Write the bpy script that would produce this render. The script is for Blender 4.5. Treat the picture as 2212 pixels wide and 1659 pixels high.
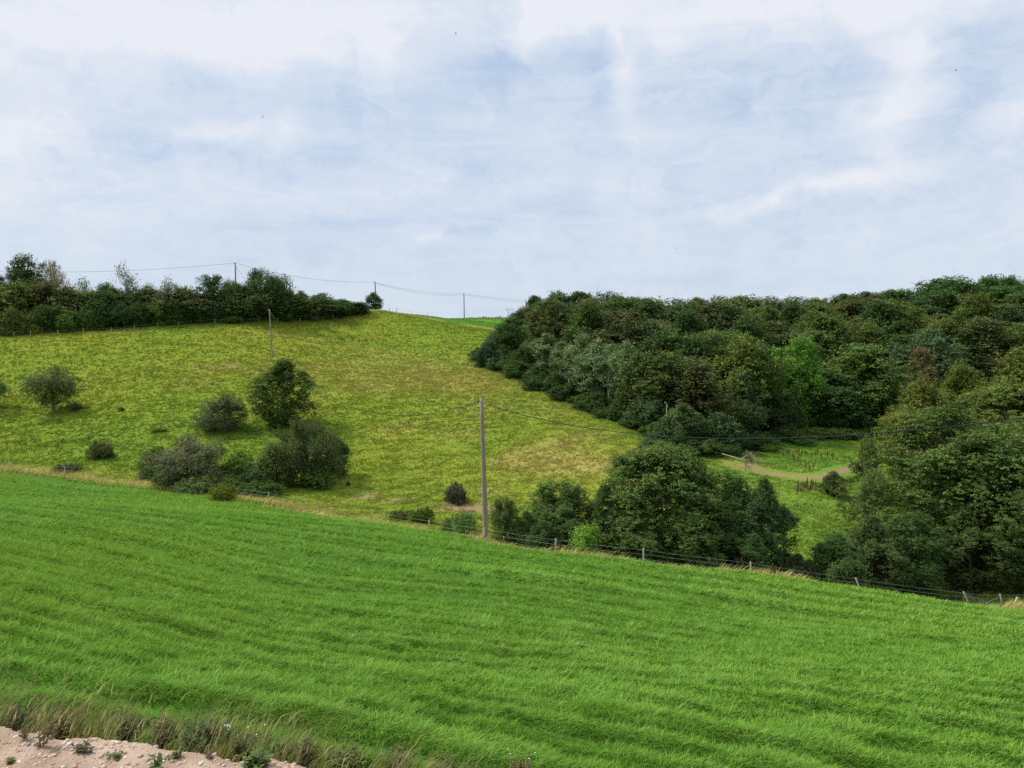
import bpy, math, random
import numpy as np
from mathutils import Vector, Matrix

sc = bpy.context.scene
for o in list(bpy.data.objects):
    bpy.data.objects.remove(o)

# ------------------------------------------------------------------ camera
F_PX, CX, CY = 1670.5, 1106.0, 829.5          # photo measured on a 2212 x 1659 grid
PITCH = math.radians(4.44)
CZ = 22.0
cam_d = bpy.data.cameras.new('camera')
cam_d.sensor_width = 36.0
cam_d.lens = F_PX / 2212.0 * 36.0
cam_d.clip_start = 0.1
cam_d.clip_end = 9000
cam = bpy.data.objects.new('camera', cam_d)
sc.collection.objects.link(cam)
cam.location = (0, 0, CZ)
cam.rotation_euler = (math.pi / 2 - PITCH, 0, 0)
sc.camera = cam

# ------------------------------------------------------------------ sun, sky, exposure
SUN_AZ, SUN_EL = math.radians(-68), math.radians(48)      # azimuth from +Y, clockwise
SUN_DIR = Vector((math.sin(SUN_AZ) * math.cos(SUN_EL), math.cos(SUN_AZ) * math.cos(SUN_EL), math.sin(SUN_EL)))
sun_d = bpy.data.lights.new('sun', 'SUN')
sun_d.energy = 4.0
sun_d.angle = math.radians(4)
sun_d.color = (1.0, 0.94, 0.84)
sun = bpy.data.objects.new('sun', sun_d)
sun.rotation_euler = SUN_DIR.to_track_quat('Z', 'Y').to_euler()
sun.location = (-60, 40, 90)
sc.collection.objects.link(sun)

sc.view_settings.view_transform = 'Standard'
sc.view_settings.look = 'None'
sc.view_settings.exposure = 0.0
sc.view_settings.gamma = 1.0
sc.cycles.max_bounces = 5
sc.cycles.diffuse_bounces = 3
sc.cycles.glossy_bounces = 1
sc.cycles.transmission_bounces = 3
sc.cycles.transparent_max_bounces = 2
sc.cycles.use_denoising = False
sc.cycles.use_adaptive_sampling = True
sc.cycles.adaptive_threshold = 0.008
sc.render.filter_size = 1.2


class NT:
    """small helper to write node trees"""
    def __init__(self, tree):
        self.t = tree
        tree.nodes.clear()

    def n(self, typ, **kw):
        nd = self.t.nodes.new(typ)
        for k, v in kw.items():
            setattr(nd, k, v)
        return nd

    def put(self, sock, val):
        if isinstance(val, bpy.types.NodeSocket):
            self.t.links.new(val, sock)
        elif val is not None:
            sock.default_value = val

    def math(self, op, a, b=None, c=None, clamp=False):
        nd = self.n('ShaderNodeMath', operation=op, use_clamp=clamp)
        self.put(nd.inputs[0], a)
        if b is not None: self.put(nd.inputs[1], b)
        if c is not None: self.put(nd.inputs[2], c)
        return nd.outputs[0]

    def mix(self, f, a, b, mode='MIX'):
        nd = self.n('ShaderNodeMix', data_type='RGBA', blend_type=mode)
        self.put(nd.inputs[0], f)
        self.put(nd.inputs[6], a if isinstance(a, bpy.types.NodeSocket) else (*a, 1))
        self.put(nd.inputs[7], b if isinstance(b, bpy.types.NodeSocket) else (*b, 1))
        return nd.outputs[2]

    def noise(self, vec, scale, detail=4, rough=0.5, dist=0.0):
        nd = self.n('ShaderNodeTexNoise')
        self.put(nd.inputs['Vector'], vec)
        nd.inputs['Scale'].default_value = scale
        nd.inputs['Detail'].default_value = detail
        nd.inputs['Roughness'].default_value = rough
        nd.inputs['Distortion'].default_value = dist
        return nd.outputs['Fac']

    def ramp(self, fac, lo, hi):
        nd = self.n('ShaderNodeMapRange', interpolation_type='SMOOTHSTEP')
        self.put(nd.inputs[0], fac)
        nd.inputs[1].default_value = lo
        nd.inputs[2].default_value = hi
        return nd.outputs[0]


def build_world():
    w = bpy.data.worlds.new('World')
    sc.world = w
    w.use_nodes = True
    q = NT(w.node_tree)
    sky = q.n('ShaderNodeTexSky', sky_type='NISHITA')
    sky.sun_disc = False
    sky.sun_elevation = SUN_EL
    sky.sun_rotation = SUN_AZ
    sky.altitude = 50
    sky.dust_density = 1.5
    tc = q.n('ShaderNodeTexCoord')
    sep = q.n('ShaderNodeSeparateXYZ')
    q.put(sep.inputs[0], tc.outputs['Generated'])
    x, y, z = sep.outputs
    az = q.math('ARCTAN2', x, y)
    el = q.math('ARCSINE', z)

    def comb(a, b, c=0.0):
        nd = q.n('ShaderNodeCombineXYZ')
        q.put(nd.inputs[0], a); q.put(nd.inputs[1], b); q.put(nd.inputs[2], c)
        return nd.outputs[0]
    # warp the sky coordinates a little so every cloud edge is ragged
    base = comb(az, el)
    w1 = q.noise(base, 9.0, 4, 0.6)
    w2 = q.noise(comb(az, el, 3.7), 9.0, 4, 0.6)
    azw = q.math('ADD', az, q.math('MULTIPLY', q.math('SUBTRACT', w1, 0.5), 0.10))
    elw = q.math('ADD', el, q.math('MULTIPLY', q.math('SUBTRACT', w2, 0.5), 0.07))

    # layered cloud sheets: flat layer seen in perspective, long streaks, feathers
    zc = q.math('ADD', q.math('MAXIMUM', z, 0.0), 0.16)
    px, py = q.math('DIVIDE', x, zc), q.math('DIVIDE', y, zc)
    sheet = q.noise(comb(q.math('MULTIPLY', px, 0.55), q.math('MULTIPLY', py, 1.0), 1.3), 1.15, 7, 0.58, 0.5)
    wisp = q.noise(comb(q.math('ADD', q.math('MULTIPLY', az, 9.0), q.math('MULTIPLY', w1, 3.0)), q.math('MULTIPLY', el, 24.0), 5.5), 1.4, 9, 0.62, 0.8)
    streak = q.noise(comb(q.math('ADD', q.math('MULTIPLY', azw, 2.2), q.math('MULTIPLY', elw, 3.0)),
                          q.math('SUBTRACT', q.math('MULTIPLY', elw, 16.0), q.math('MULTIPLY', azw, 3.2)), 0.4), 1.0, 6, 0.6, 0.3)
    feather = q.noise(comb(q.math('MULTIPLY', azw, 15.0), q.math('MULTIPLY', elw, 6.5), 8.8), 1.0, 6, 0.55, 0.9)

    def P(u, v):
        return math.atan((u - CX) / F_PX), math.asin((700 - v) / math.hypot(F_PX, u - CX, 700 - v))

    def blob(u, v, su, sv, amp, rot=0.0):
        a0, e0 = P(u, v)
        da, de = q.math('SUBTRACT', azw, a0), q.math('SUBTRACT', elw, e0)
        c, s = math.cos(rot), math.sin(rot)
        p1 = q.math('ADD', q.math('MULTIPLY', da, c * F_PX / su), q.math('MULTIPLY', de, s * F_PX / su))
        p2 = q.math('ADD', q.math('MULTIPLY', da, -s * F_PX / sv), q.math('MULTIPLY', de, c * F_PX / sv))
        r2 = q.math('ADD', q.math('MULTIPLY', p1, p1), q.math('MULTIPLY', p2, p2))
        return q.math('MULTIPLY', q.math('EXPONENT', q.math('MULTIPLY', r2, -1.0)), amp)
    blobs = [(230, 60, 210, 90, .8), (520, 60, 260, 75, .6), (850, 40, 230, 90, .62), (840, 130, 40, 60, .45, .2),
             (620, 120, 130, 60, .35), (60, 210, 170, 170, .5), (10, 350, 110, 70, .5), (300, 380, 110, 22, .35),
             (470, 300, 120, 20, .5, .25), (640, 275, 30, 60, .4, -.2), (600, 420, 220, 30, .3), (1230, 30, 120, 50, .8),
             (1150, 80, 26, 55, .6, -.35), (1480, 40, 330, 55, .75), (1350, 185, 26, 90, .6, .12), (1460, 110, 45, 55, .5),
             (1560, 90, 50, 110, .5), (1740, 130, 34, 110, .42, .25), (1690, 60, 120, 45, .5), (1880, 60, 90, 85, .85),
             (1940, 150, 34, 80, .6, -.45), (1905, 245, 85, 42, .8, .2), (1890, 300, 40, 40, .3), (2180, 245, 70, 42, .8),
             (2130, 15, 140, 28, .7, -.25), (1870, 388, 130, 22, .55, .12), (1610, 440, 190, 15, .55, .2), (1960, 345, 60, 28, .4),
             (2080, 400, 260, 60, .35), (1290, 425, 36, 34, .35), (930, 515, 45, 16, .5), (1000, 420, 170, 30, .2),
             (1160, 340, 230, 60, .12), (1990, 540, 300, 60, .2), (200, 470, 330, 60, .22),
             (1080, 170, 110, 60, -.38), (1270, 130, 50, 60, -.3), (1590, 215, 150, 60, -.3), (1800, 120, 70, 50, -.4),
             (1790, 240, 80, 60, -.3), (2080, 150, 90, 60, -.25), (1060, 350, 110, 40, -.25), (420, 190, 160, 35, -.22),
             (750, 260, 160, 50, -.2), (300, 290, 130, 40, -.2), (80, 10, 60, 20, -.5)]
    bias = None
    for b in blobs:
        bb = blob(*b)
        bias = bb if bias is None else q.math('ADD', bias, bb)
    bias = q.math('MULTIPLY', bias, q.math('ADD', 0.25, q.math('MULTIPLY', q.noise(comb(q.math('MULTIPLY', azw, 5.0), q.math('MULTIPLY', elw, 9.0), 2.2), 1.6, 8, 0.62, 0.6), 1.6)))
    field = q.math('ADD', q.math('MULTIPLY', q.math('SUBTRACT', sheet, 0.5), 0.8),
                   q.math('ADD', q.math('MULTIPLY', q.math('SUBTRACT', streak, 0.5), 0.9),
                          q.math('MULTIPLY', q.math('SUBTRACT', feather, 0.5), 0.7)))
    field = q.math('ADD', field, q.math('MULTIPLY', q.math('SUBTRACT', wisp, 0.5), 1.35))
    high = q.ramp(el, 0.42, 0.75)                                   # overcast above the picture
    dens = q.math('ADD', q.math('ADD', field, bias), q.math('MULTIPLY', high, 0.45))
    m_veil = q.ramp(dens, -0.6, 0.35)
    m_thick = q.ramp(dens, 0.12, 1.1)

    # side the sun is on is brighter
    dt = q.n('ShaderNodeVectorMath', operation='DOT_PRODUCT')
    q.put(dt.inputs[0], tc.outputs['Generated'])
    dt.inputs[1].default_value = SUN_DIR
    glow = q.math('POWER', q.math('MAXIMUM', dt.outputs['Value'], 0.0), 3.0)

    col = q.mix(0.86, sky.outputs[0], (5.0, 6.3, 8.3))
    col = q.mix(q.math('MULTIPLY', m_veil, 0.78), col, (7.1, 7.85, 8.9))
    col = q.mix(q.math('MULTIPLY', m_thick, 0.95), col, (8.3, 8.55, 9.2))
    low = q.math('MULTIPLY', q.math('SUBTRACT', 1.0, q.ramp(el, -0.02, 0.17)), 0.55)
    col = q.mix(low, col, (7.0, 7.85, 8.7))
    up = q.math('ADD', 1.0, q.math('ADD', q.math('MULTIPLY', high, 0.1), q.math('MULTIPLY', q.math('MULTIPLY', glow, high), 1.3)))
    sc_ = q.n('ShaderNodeVectorMath', operation='SCALE')
    q.put(sc_.inputs[0], col)
    q.put(sc_.inputs['Scale'], up)
    bg = q.n('ShaderNodeBackground')
    q.put(bg.inputs[0], sc_.outputs[0])
    bg.inputs[1].default_value = 0.1
    out = q.n('ShaderNodeOutputWorld')
    q.put(out.inputs[0], bg.outputs[0])


build_world()

# ------------------------------------------------------------------ helpers
COSP, SINP = math.cos(PITCH), math.sin(PITCH)


def ray(u, v):
    a, b = (u - CX) / F_PX, -(v - CY) / F_PX
    return np.array([a, COSP + b * SINP, b * COSP - SINP])


def at(u, v, D):
    r = ray(u, v)
    return np.array([0, 0, CZ]) + r * D


def _h(ix, iy, seed):
    n = (ix * 374761393 + iy * 668265263 + seed * 1274126177) & 0xffffffff
    n = ((n ^ (n >> 13)) * 1274126177) & 0xffffffff
    n = (n ^ (n >> 16)) & 0xffffffff
    return n.astype(np.float64) / 4294967295.0


def vnoise(x, y, seed=0):
    x = np.asarray(x, float); y = np.asarray(y, float)
    ix = np.floor(x).astype(np.int64); iy = np.floor(y).astype(np.int64)
    fx, fy = x - ix, y - iy
    fx = fx * fx * (3 - 2 * fx); fy = fy * fy * (3 - 2 * fy)
    a = _h(ix, iy, seed); b = _h(ix + 1, iy, seed); c = _h(ix, iy + 1, seed); d = _h(ix + 1, iy + 1, seed)
    return (a * (1 - fx) + b * fx) * (1 - fy) + (c * (1 - fx) + d * fx) * fy


def fbm(x, y, seed=0, octv=4, gain=0.5):
    s, amp, tot = 0, 1.0, 0
    c, si = math.cos(.5), math.sin(.5)
    for k in range(octv):
        s = s + amp * vnoise(x, y, seed + k * 17)
        tot += amp
        amp *= gain
        x, y = (x * c - y * si) * 2.03 + 5.1, (x * si + y * c) * 2.03 + 1.7
    return s / tot


def smooth(a, lo, hi):
    t = np.clip((a - lo) / (hi - lo), 0, 1)
    return t * t * (3 - 2 * t)


# ------------------------------------------------------------------ terrain
CTRL = []
def cuv(u, v, D): p = at(u, v, D); CTRL.append(p)
def cz(u, z, D): p = at(u, 700, D); CTRL.append(np.array([p[0], p[1], CZ + z]))
# near field: (u, v, depth)
for t in [(-300, 1300, 17), (0, 1382, 15.0), (0, 1210, 27), (0, 1095, 48), (0, 1012, 92), (300, 1043, 88), (580, 1088, 76), (580, 1270, 33), (580, 1440, 17.5),
          (1106, 1440, 19), (1106, 1296, 31), (1106, 1230, 41), (1048, 1175, 54), (805, 1128, 70), (928, 1152, 62), (1200, 1199, 51), (1390, 1221, 50), (1622, 1244, 51),
          (1853, 1281, 52), (2090, 1316, 52), (2212, 1310, 57), (2212, 1440, 22), (2212, 1354, 38), (1700, 1400, 26), (1728, 1330, 36),
          (-300, 1000, 92),
          # hillside beyond the fence
          (807, 1085, 81), (950, 1094, 78), (979, 1054, 85), (749, 979, 100), (300, 1000, 96), (0, 985, 100),
          (346, 922, 108), (0, 922, 112), (115, 887, 118), (600, 918, 112), (588, 768, 146), (0, 806, 132), (0, 722, 152), (260, 712, 158), (450, 700, 163),
          (580, 692, 170), (790, 675, 188), (830, 672, 191), (860, 678, 196), (950, 695, 199), (806, 806, 141), (806, 737, 170), (1037, 749, 166), (1037, 864, 122), (1037, 979, 97),
          (1267, 979, 93), (1354, 933, 99), (1383, 968, 92), (1054, 714, 190), (1170, 1060, 83), (-300, 900, 115), (-300, 720, 150),
          # far field behind the straw line
          (1090, 718, 202), (1002, 688, 273), (1090, 689, 265), (900, 685, 240), (1060, 700, 235), (840, 676, 230),
          # wood edge and valley floor
          (1031, 780, 158), (1100, 818, 140), (1200, 868, 122), (1300, 908, 108), (1400, 952, 99), (1480, 985, 94), (1560, 985, 95), (1640, 962, 105), (1740, 942, 114), (1900, 945, 116),
          (1670, 1031, 88), (1786, 1032, 86), (1728, 1152, 70), (1757, 1094, 78), (1600, 1010, 90), (2100, 1030, 92)]:
    cuv(*t)
for t in [(150, 14, 330), (300, 12, 330), (0, 14, 340), (500, -1, 330), (-300, 3, 200), (0, 2.0, 190), (300, 2.0, 195), (500, 2.0, 205), (700, 1.5, 215), (620, 0, 260), (760, 0, 260), (800, 0, 320),
          (1000, 0.5, 320), (1150, 0.5, 320), (1000, -6, 440), (0, 4, 440), (2200, -4, 440), (1600, -4, 440), (500, -6, 440),
          (1130, -19.5, 62), (1420, -20.3, 61), (1700, -21.3, 61), (1950, -21.5, 60), (2200, -21.8, 64), (2212, -21.5, 75), (1000, -18.8, 67), (2500, -20, 70),
          (1300, -7.5, 150), (1300, -5, 200), (1600, -12.5, 150), (1600, -7, 200), (1900, -12.5, 150), (1900, -6.0, 200), (2212, -11.5, 150), (2212, -3.0, 210), (2212, -17, 112),
          (1300, -3, 250), (1700, -4, 250), (2212, -1, 260), (2600, -10, 150), (2600, 0, 220),
          (0, -5.15, 9.6), (640, -5.25, 9.2), (1106, -5.75, 10.2), (1700, -6.3, 10.6), (2212, -6.8, 11.5), (-400, -5.1, 9.5), (2700, -7.4, 12),
          (0, -5.0, 5), (1106, -5.1, 4), (2212, -5.6, 5), (1106, -4.9, -8), (-6000, -4.9, 3), (8000, -6.2, 3), (-12000, -4.9, -3), (12000, -6, -3)]:
    cz(*t)
CTRL = np.array(CTRL)


def tps_fit(P, lam):
    n = len(P)
    X = P[:, :2] / 50.0
    d2 = ((X[:, None] - X[None]) ** 2).sum(-1)
    K = 0.5 * d2 * np.log(d2 + 1e-12)
    A = np.zeros((n + 3, n + 3))
    A[:n, :n] = K + lam * np.eye(n)
    A[:n, n] = 1; A[:n, n + 1:] = X
    A[n, :n] = 1; A[n + 1:, :n] = X.T
    b = np.concatenate([P[:, 2], [0, 0, 0]])
    return X, np.linalg.solve(A, b)


_X, _W = tps_fit(CTRL, 0.002)

GX0, GX1, GY0, GY1, GS = -300.0, 300.0, -24.0, 450.0, 1.5
gxs = np.arange(GX0, GX1 + .1, GS); gys = np.arange(GY0, GY1 + .1, GS)
_gx, _gy = np.meshgrid(gxs, gys)
_Z = np.zeros(_gx.size)
_q = np.stack([_gx.ravel(), _gy.ravel()], 1) / 50.0
for s in range(0, len(_q), 20000):
    qq = _q[s:s + 20000]
    d2 = ((qq[:, None] - _X[None]) ** 2).sum(-1)
    _Z[s:s + 20000] = (0.5 * d2 * np.log(d2 + 1e-12)) @ _W[:-3] + _W[-3] + qq @ _W[-2:]
_Z = np.clip(_Z, -6, 42).reshape(_gx.shape)

# fence line of the near field, world xy
FENCE_UVD = [(-900, 990, 100), (-300, 1003, 96), (0, 1012, 92), (140, 1025, 90), (300, 1043, 87), (460, 1068, 82), (581, 1086, 76), (690, 1104, 73), (805, 1129, 69), (928, 1154, 61.5),
             (1048, 1172, 54.5), (1200, 1199, 51), (1390, 1221, 50), (1622, 1245, 51), (1855, 1281, 52), (2088, 1316, 52), (2164, 1303, 56), (2260, 1312, 57), (2700, 1330, 60), (3300, 1340, 62)]
fence_xy = np.array([at(*t)[:2] for t in FENCE_UVD])
fence_t = fence_xy[:, 0] / fence_xy[:, 1]


def near_amount(x, y):
    """metres inside the mown field: positive on the camera side of the fence"""
    yf = np.interp(x / np.maximum(y, .5), fence_t, fence_xy[:, 1])
    return np.where(y < .6, 30.0, yf - y)


RIDGE = np.array([at(*t)[:2] for t in [(600, 672, 192), (800, 672, 192), (840, 674, 195), (900, 684, 197), (960, 697, 199), (1020, 707, 200), (1090, 719, 203), (1160, 735, 206)]])


def far_amount(x, y):
    yf = np.interp(x, RIDGE[:, 0], RIDGE[:, 1])
    return y - yf


def along(x, y):
    return x * .945 - y * .327, x * .327 + y * .945


def rows(x, y):
    s, t = along(x, y)
    t = t + .8 * fbm(s / 22, t / 14, 5, 2) + .12 * fbm(s / 4, t / 3, 6, 2)
    line = .5 + .5 * np.sin(t * 2 * math.pi / 1.15 + 2.2 * fbm(s / 9, t / 2, 9, 2))
    broad = fbm(s / 7, t / .8, 11, 3, .55)
    tuftn = fbm(s / .9, t / .45, 14, 4, .6)
    line2 = .5 + .5 * np.sin(t * 2 * math.pi / 3.3 + 3.0 * fbm(s / 14, t / 3, 10, 2))
    fw = smooth(y, 18, 42)
    broad2 = fbm(s / 11, t / 1.9, 15, 3, .5)
    return .5 + (1 + .45 * fw) * (line - .5) * .26 * (1 - .5 * fw) + (line2 - .5) * (.05 + .34 * fw) + (broad - .5) * .5 * (1 - .3 * fw) + (broad2 - .5) * .75 * fw + (tuftn - .5) * .5 * (1 - .3 * fw)


def bumps(x, y):
    na = near_amount(x, y)
    inn = smooth(na, -0.5, 0.5)
    r = rows(x, y)
    a = (r - .5) * .6 * smooth(y, 6, 12)
    hb = (fbm(x / 5.5 + 9, y / 3.2, 31, 4) - .5) * .22
    return a * inn + hb * (1 - inn) * smooth(y, 30, 60)


def height(x, y, detail=True):
    x = np.asarray(x, float); y = np.asarray(y, float)
    fx = np.clip((x - GX0) / GS, 0, len(gxs) - 1.001); fy = np.clip((y - GY0) / GS, 0, len(gys) - 1.001)
    ix = fx.astype(int); iy = fy.astype(int)
    tx, ty = fx - ix, fy - iy
    z = (_Z[iy, ix] * (1 - tx) + _Z[iy, ix + 1] * tx) * (1 - ty) + (_Z[iy + 1, ix] * (1 - tx) + _Z[iy + 1, ix + 1] * tx) * ty
    return z + bumps(x, y) if detail else z


def hit(u, v, d0=8.0, d1=420.0):
    r = ray(u, v)
    D = np.geomspace(d0, d1, 1600)
    x, y, z = r[0] * D, r[1] * D, CZ + r[2] * D
    g = height(x, y)
    k = np.nonzero(z < g)[0]
    if len(k) == 0:
        k = [len(D) - 1]
    k = max(1, k[0])
    f = (z[k - 1] - g[k - 1]) / max(1e-6, (z[k - 1] - g[k - 1]) - (z[k] - g[k]))
    d = D[k - 1] + (D[k] - D[k - 1]) * min(1, max(0, f))
    p = r * d
    return np.array([p[0], p[1], float(height(p[0], p[1]))]), d


def new_mesh(name, verts, faces_start, loops, cols=None, smooth_=False):
    me = bpy.data.meshes.new(name)
    verts = np.ascontiguousarray(verts, dtype=np.float32)
    me.vertices.add(len(verts)); me.vertices.foreach_set('co', verts.ravel())
    me.loops.add(len(loops)); me.loops.foreach_set('vertex_index', np.ascontiguousarray(loops, dtype=np.int32))
    me.polygons.add(len(faces_start)); me.polygons.foreach_set('loop_start', np.ascontiguousarray(faces_start, dtype=np.int32))
    if smooth_:
        me.polygons.foreach_set('use_smooth', np.ones(len(faces_start), bool))
    me.update(calc_edges=True)
    if cols is not None:
        at_ = me.attributes.new('col', 'FLOAT_COLOR', 'POINT')
        c4 = np.ones((len(verts), 4), np.float32); c4[:, :3] = cols
        at_.data.foreach_set('color', c4.ravel())
    return me


def link(name, me, mat, parent=None, **props):
    o = bpy.data.objects.new(name, me)
    sc.collection.objects.link(o)
    if mat is not None and me is not None and len(me.materials) == 0:
        me.materials.append(mat)
    if parent is not None: o.parent = parent
    for k, v in props.items():
        if v: o[k] = v
    return o


# ------------------------------------------------------------------ materials
def mat_col(name, rough=.9, translucent=0.0, bump=None, vary=.25, vscale=3.0, spec=.2):
    """material reading the 'col' attribute with a fine procedural variation"""
    m = bpy.data.materials.new(name); m.use_nodes = True
    q = NT(m.node_tree)
    a = q.n('ShaderNodeAttribute', attribute_name='col')
    tc = q.n('ShaderNodeTexCoord')
    nz = q.noise(tc.outputs['Object'], vscale, 5, .65)
    f = q.math('ADD', 1 - vary, q.math('MULTIPLY', nz, 2 * vary))
    s = q.n('ShaderNodeVectorMath', operation='SCALE')
    q.put(s.inputs[0], a.outputs['Color']); q.put(s.inputs['Scale'], f)
    b = q.n('ShaderNodeBsdfPrincipled')
    q.put(b.inputs['Base Color'], s.outputs[0])
    b.inputs['Roughness'].default_value = rough
    b.inputs['Specular IOR Level'].default_value = spec
    if bump:
        bn = q.n('ShaderNodeBump'); bn.inputs['Strength'].default_value = bump[1]; bn.inputs['Distance'].default_value = bump[2]
        q.put(bn.inputs['Height'], q.noise(tc.outputs['Object'], bump[0], 6, .7))
        q.put(b.inputs['Normal'], bn.outputs[0])
    sh = b.outputs[0]
    if translucent:
        tr = q.n('ShaderNodeBsdfTranslucent')
        q.put(tr.inputs[0], s.outputs[0])
        mx = q.n('ShaderNodeMixShader'); mx.inputs[0].default_value = translucent
        q.put(mx.inputs[1], sh); q.put(mx.inputs[2], tr.outputs[0]); sh = mx.outputs[0]
    o = q.n('ShaderNodeOutputMaterial'); q.put(o.inputs[0], sh)
    return m


def mat_leaf():
    m = bpy.data.materials.new('foliage'); m.use_nodes = True
    q = NT(m.node_tree)
    oi = q.n('ShaderNodeObjectInfo'); ge = q.n('ShaderNodeNewGeometry')
    a = q.n('ShaderNodeAttribute', attribute_name='col')
    c = q.mix(1.0, oi.outputs['Color'], a.outputs['Color'], 'MULTIPLY')
    r = ge.outputs['Random Per Island']
    f = q.math('ADD', .66, q.math('MULTIPLY', r, .92))
    s = q.n('ShaderNodeVectorMath', operation='SCALE'); q.put(s.inputs[0], c); q.put(s.inputs['Scale'], f)
    yel = q.math('GREATER_THAN', q.math('FRACT', q.math('MULTIPLY', r, 37.3)), .9)
    c2 = q.mix(q.math('MULTIPLY', yel, .35), s.outputs[0], (.17, .16, .03))
    b = q.n('ShaderNodeBsdfPrincipled'); q.put(b.inputs['Base Color'], c2)
    b.inputs['Roughness'].default_value = .7; b.inputs['Specular IOR Level'].default_value = .08
    tr = q.n('ShaderNodeBsdfTranslucent'); q.put(tr.inputs[0], c2)
    mx = q.n('ShaderNodeMixShader'); mx.inputs[0].default_value = .25
    q.put(mx.inputs[1], b.outputs[0]); q.put(mx.inputs[2], tr.outputs[0])
    o = q.n('ShaderNodeOutputMaterial'); q.put(o.inputs[0], mx.outputs[0])
    return m


def mat_wood(name, c1, c2, scale=6, stretch=(6, 6, .6), rough=.9):
    m = bpy.data.materials.new(name); m.use_nodes = True
    q = NT(m.node_tree)
    tc = q.n('ShaderNodeTexCoord'); mp = q.n('ShaderNodeMapping'); mp.inputs['Scale'].default_value = stretch
    q.put(mp.inputs[0], tc.outputs['Object'])
    nz = q.noise(mp.outputs[0], scale, 5, .65)
    c = q.mix(q.ramp(nz, .3, .7), c1, c2)
    b = q.n('ShaderNodeBsdfPrincipled'); q.put(b.inputs['Base Color'], c); b.inputs['Roughness'].default_value = rough
    b.inputs['Specular IOR Level'].default_value = .2
    bn = q.n('ShaderNodeBump'); bn.inputs['Strength'].default_value = .5; bn.inputs['Distance'].default_value = .02
    q.put(bn.inputs['Height'], nz); q.put(b.inputs['Normal'], bn.outputs[0])
    o = q.n('ShaderNodeOutputMaterial'); q.put(o.inputs[0], b.outputs[0])
    return m


M_GROUND = mat_col('turf_ground', spec=0.0, bump=(9, .4, .08), vary=.15, vscale=4.0)
M_GRASS = mat_col('grass_blades', rough=.7, translucent=.3, vary=.15, vscale=.8, spec=.04)
M_GRAVEL = mat_col('gravel_soil', bump=(38, .8, .03), vary=.3, vscale=22)
M_STONE = mat_col('stone', vary=.12, vscale=30)
M_LEAF = mat_leaf()
M_BARK = mat_wood('bark', (.10, .085, .06), (.20, .17, .12))
M_BARK_PALE = mat_wood('pale_bark', (.34, .34, .22), (.50, .48, .34))
M_DEAD = mat_wood('bleached_wood', (.30, .25, .15), (.46, .40, .26))
M_POLE = mat_wood('weathered_pole', (.17, .135, .10), (.36, .30, .23), 5, (10, 10, .5))
M_POST = mat_wood('grey_post', (.27, .25, .21), (.50, .46, .39), 8, (8, 8, .8))
M_CABLE = mat_wood('cable_black', (.02, .022, .022), (.035, .038, .038), 3, (1, 1, 1), .95)
M_TAPE = mat_wood('fence_wire', (.20, .23, .18), (.30, .33, .28), 3, (1, 1, 1), .5)
M_TAN = mat_wood('dry_stem', (.20, .14, .07), (.36, .27, .14))
M_BIRD = mat_wood('bird_feather', (.03, .03, .035), (.06, .055, .05))
M_METAL = mat_wood('grey_steel', (.22, .22, .22), (.34, .33, .31))
M_CERAMIC = mat_wood('dark_ceramic', (.04, .03, .025), (.07, .05, .04), rough=.3)

# ------------------------------------------------------------------ colour of turf (albedo), all in world metres
G_LIGHT, G_MID, G_DEEP = np.array([.250, .430, .072]), np.array([.162, .320, .036]), np.array([.048, .125, .016])
H_GREEN, H_YEL, H_STRAW, H_DEEP = np.array([.190, .258, .030]), np.array([.228, .266, .032]), np.array([.385, .325, .095]), np.array([.135, .225, .028])
FAR_G = np.array([.115, .225, .030])
SOIL = np.array([.30, .19, .12])


def lerp(a, b, t):
    return a * (1 - t[..., None]) + b * t[..., None]


STRAWS = []      # world ellipses: x, y, rx, ry, strength
for (u, v, su, sv, k) in [(1190, 992, 75, 32, 1.25), (1290, 1010, 60, 22, .9), (1110, 990, 40, 18, .7), (820, 765, 60, 10, .5), (900, 800, 170, 30, .6), (1000, 830, 120, 22, .5), (800, 835, 70, 15, .6),
                          (1250, 940, 80, 15, .5), (640, 800, 90, 14, .4), (450, 795, 70, 8, .5), (400, 830, 60, 10, .5), (340, 925, 30, 6, .8), (1050, 880, 60, 25, .35), (1180, 885, 50, 15, .35),
                          (1060, 790, 40, 14, .5), (620, 725, 60, 6, .5), (700, 740, 50, 6, .35), (1570, 1000, 40, 8, .6), (1000, 940, 45, 16, .5), (870, 925, 70, 14, .4)]:
    p, d = hit(u, v); p2, _ = hit(u, v - sv)
    STRAWS.append((p[0], p[1], su / F_PX * d, max(2.0, abs(p2[1] - p[1])), k))
DEEPS = []
for (u, v, su, sv, k) in [(200, 950, 260, 40, 1.0), (60, 900, 120, 28, .7), (480, 925, 110, 12, 1.1), (640, 960, 120, 40, .9), (850, 1040, 120, 40, .5), (1120, 1120, 80, 30, .9), (900, 1090, 120, 30, .6), (600, 1060, 100, 20, .8),
                          (1640, 985, 60, 16, 1.2), (1720, 980, 70, 26, .8), (1700, 948, 120, 14, 1.4), (1790, 1000, 60, 30, .8), (1650, 1150, 40, 60, .5), (860, 745, 60, 6, .4), (700, 930, 50, 40, .6), (250, 760, 200, 10, .25), (300, 1000, 200, 14, .8)]:
    p, d = hit(u, v); p2, _ = hit(u, v - sv)
    DEEPS.append((p[0], p[1], su / F_PX * d, max(2.0, abs(p2[1] - p[1])), k))
SOILS = []
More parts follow.
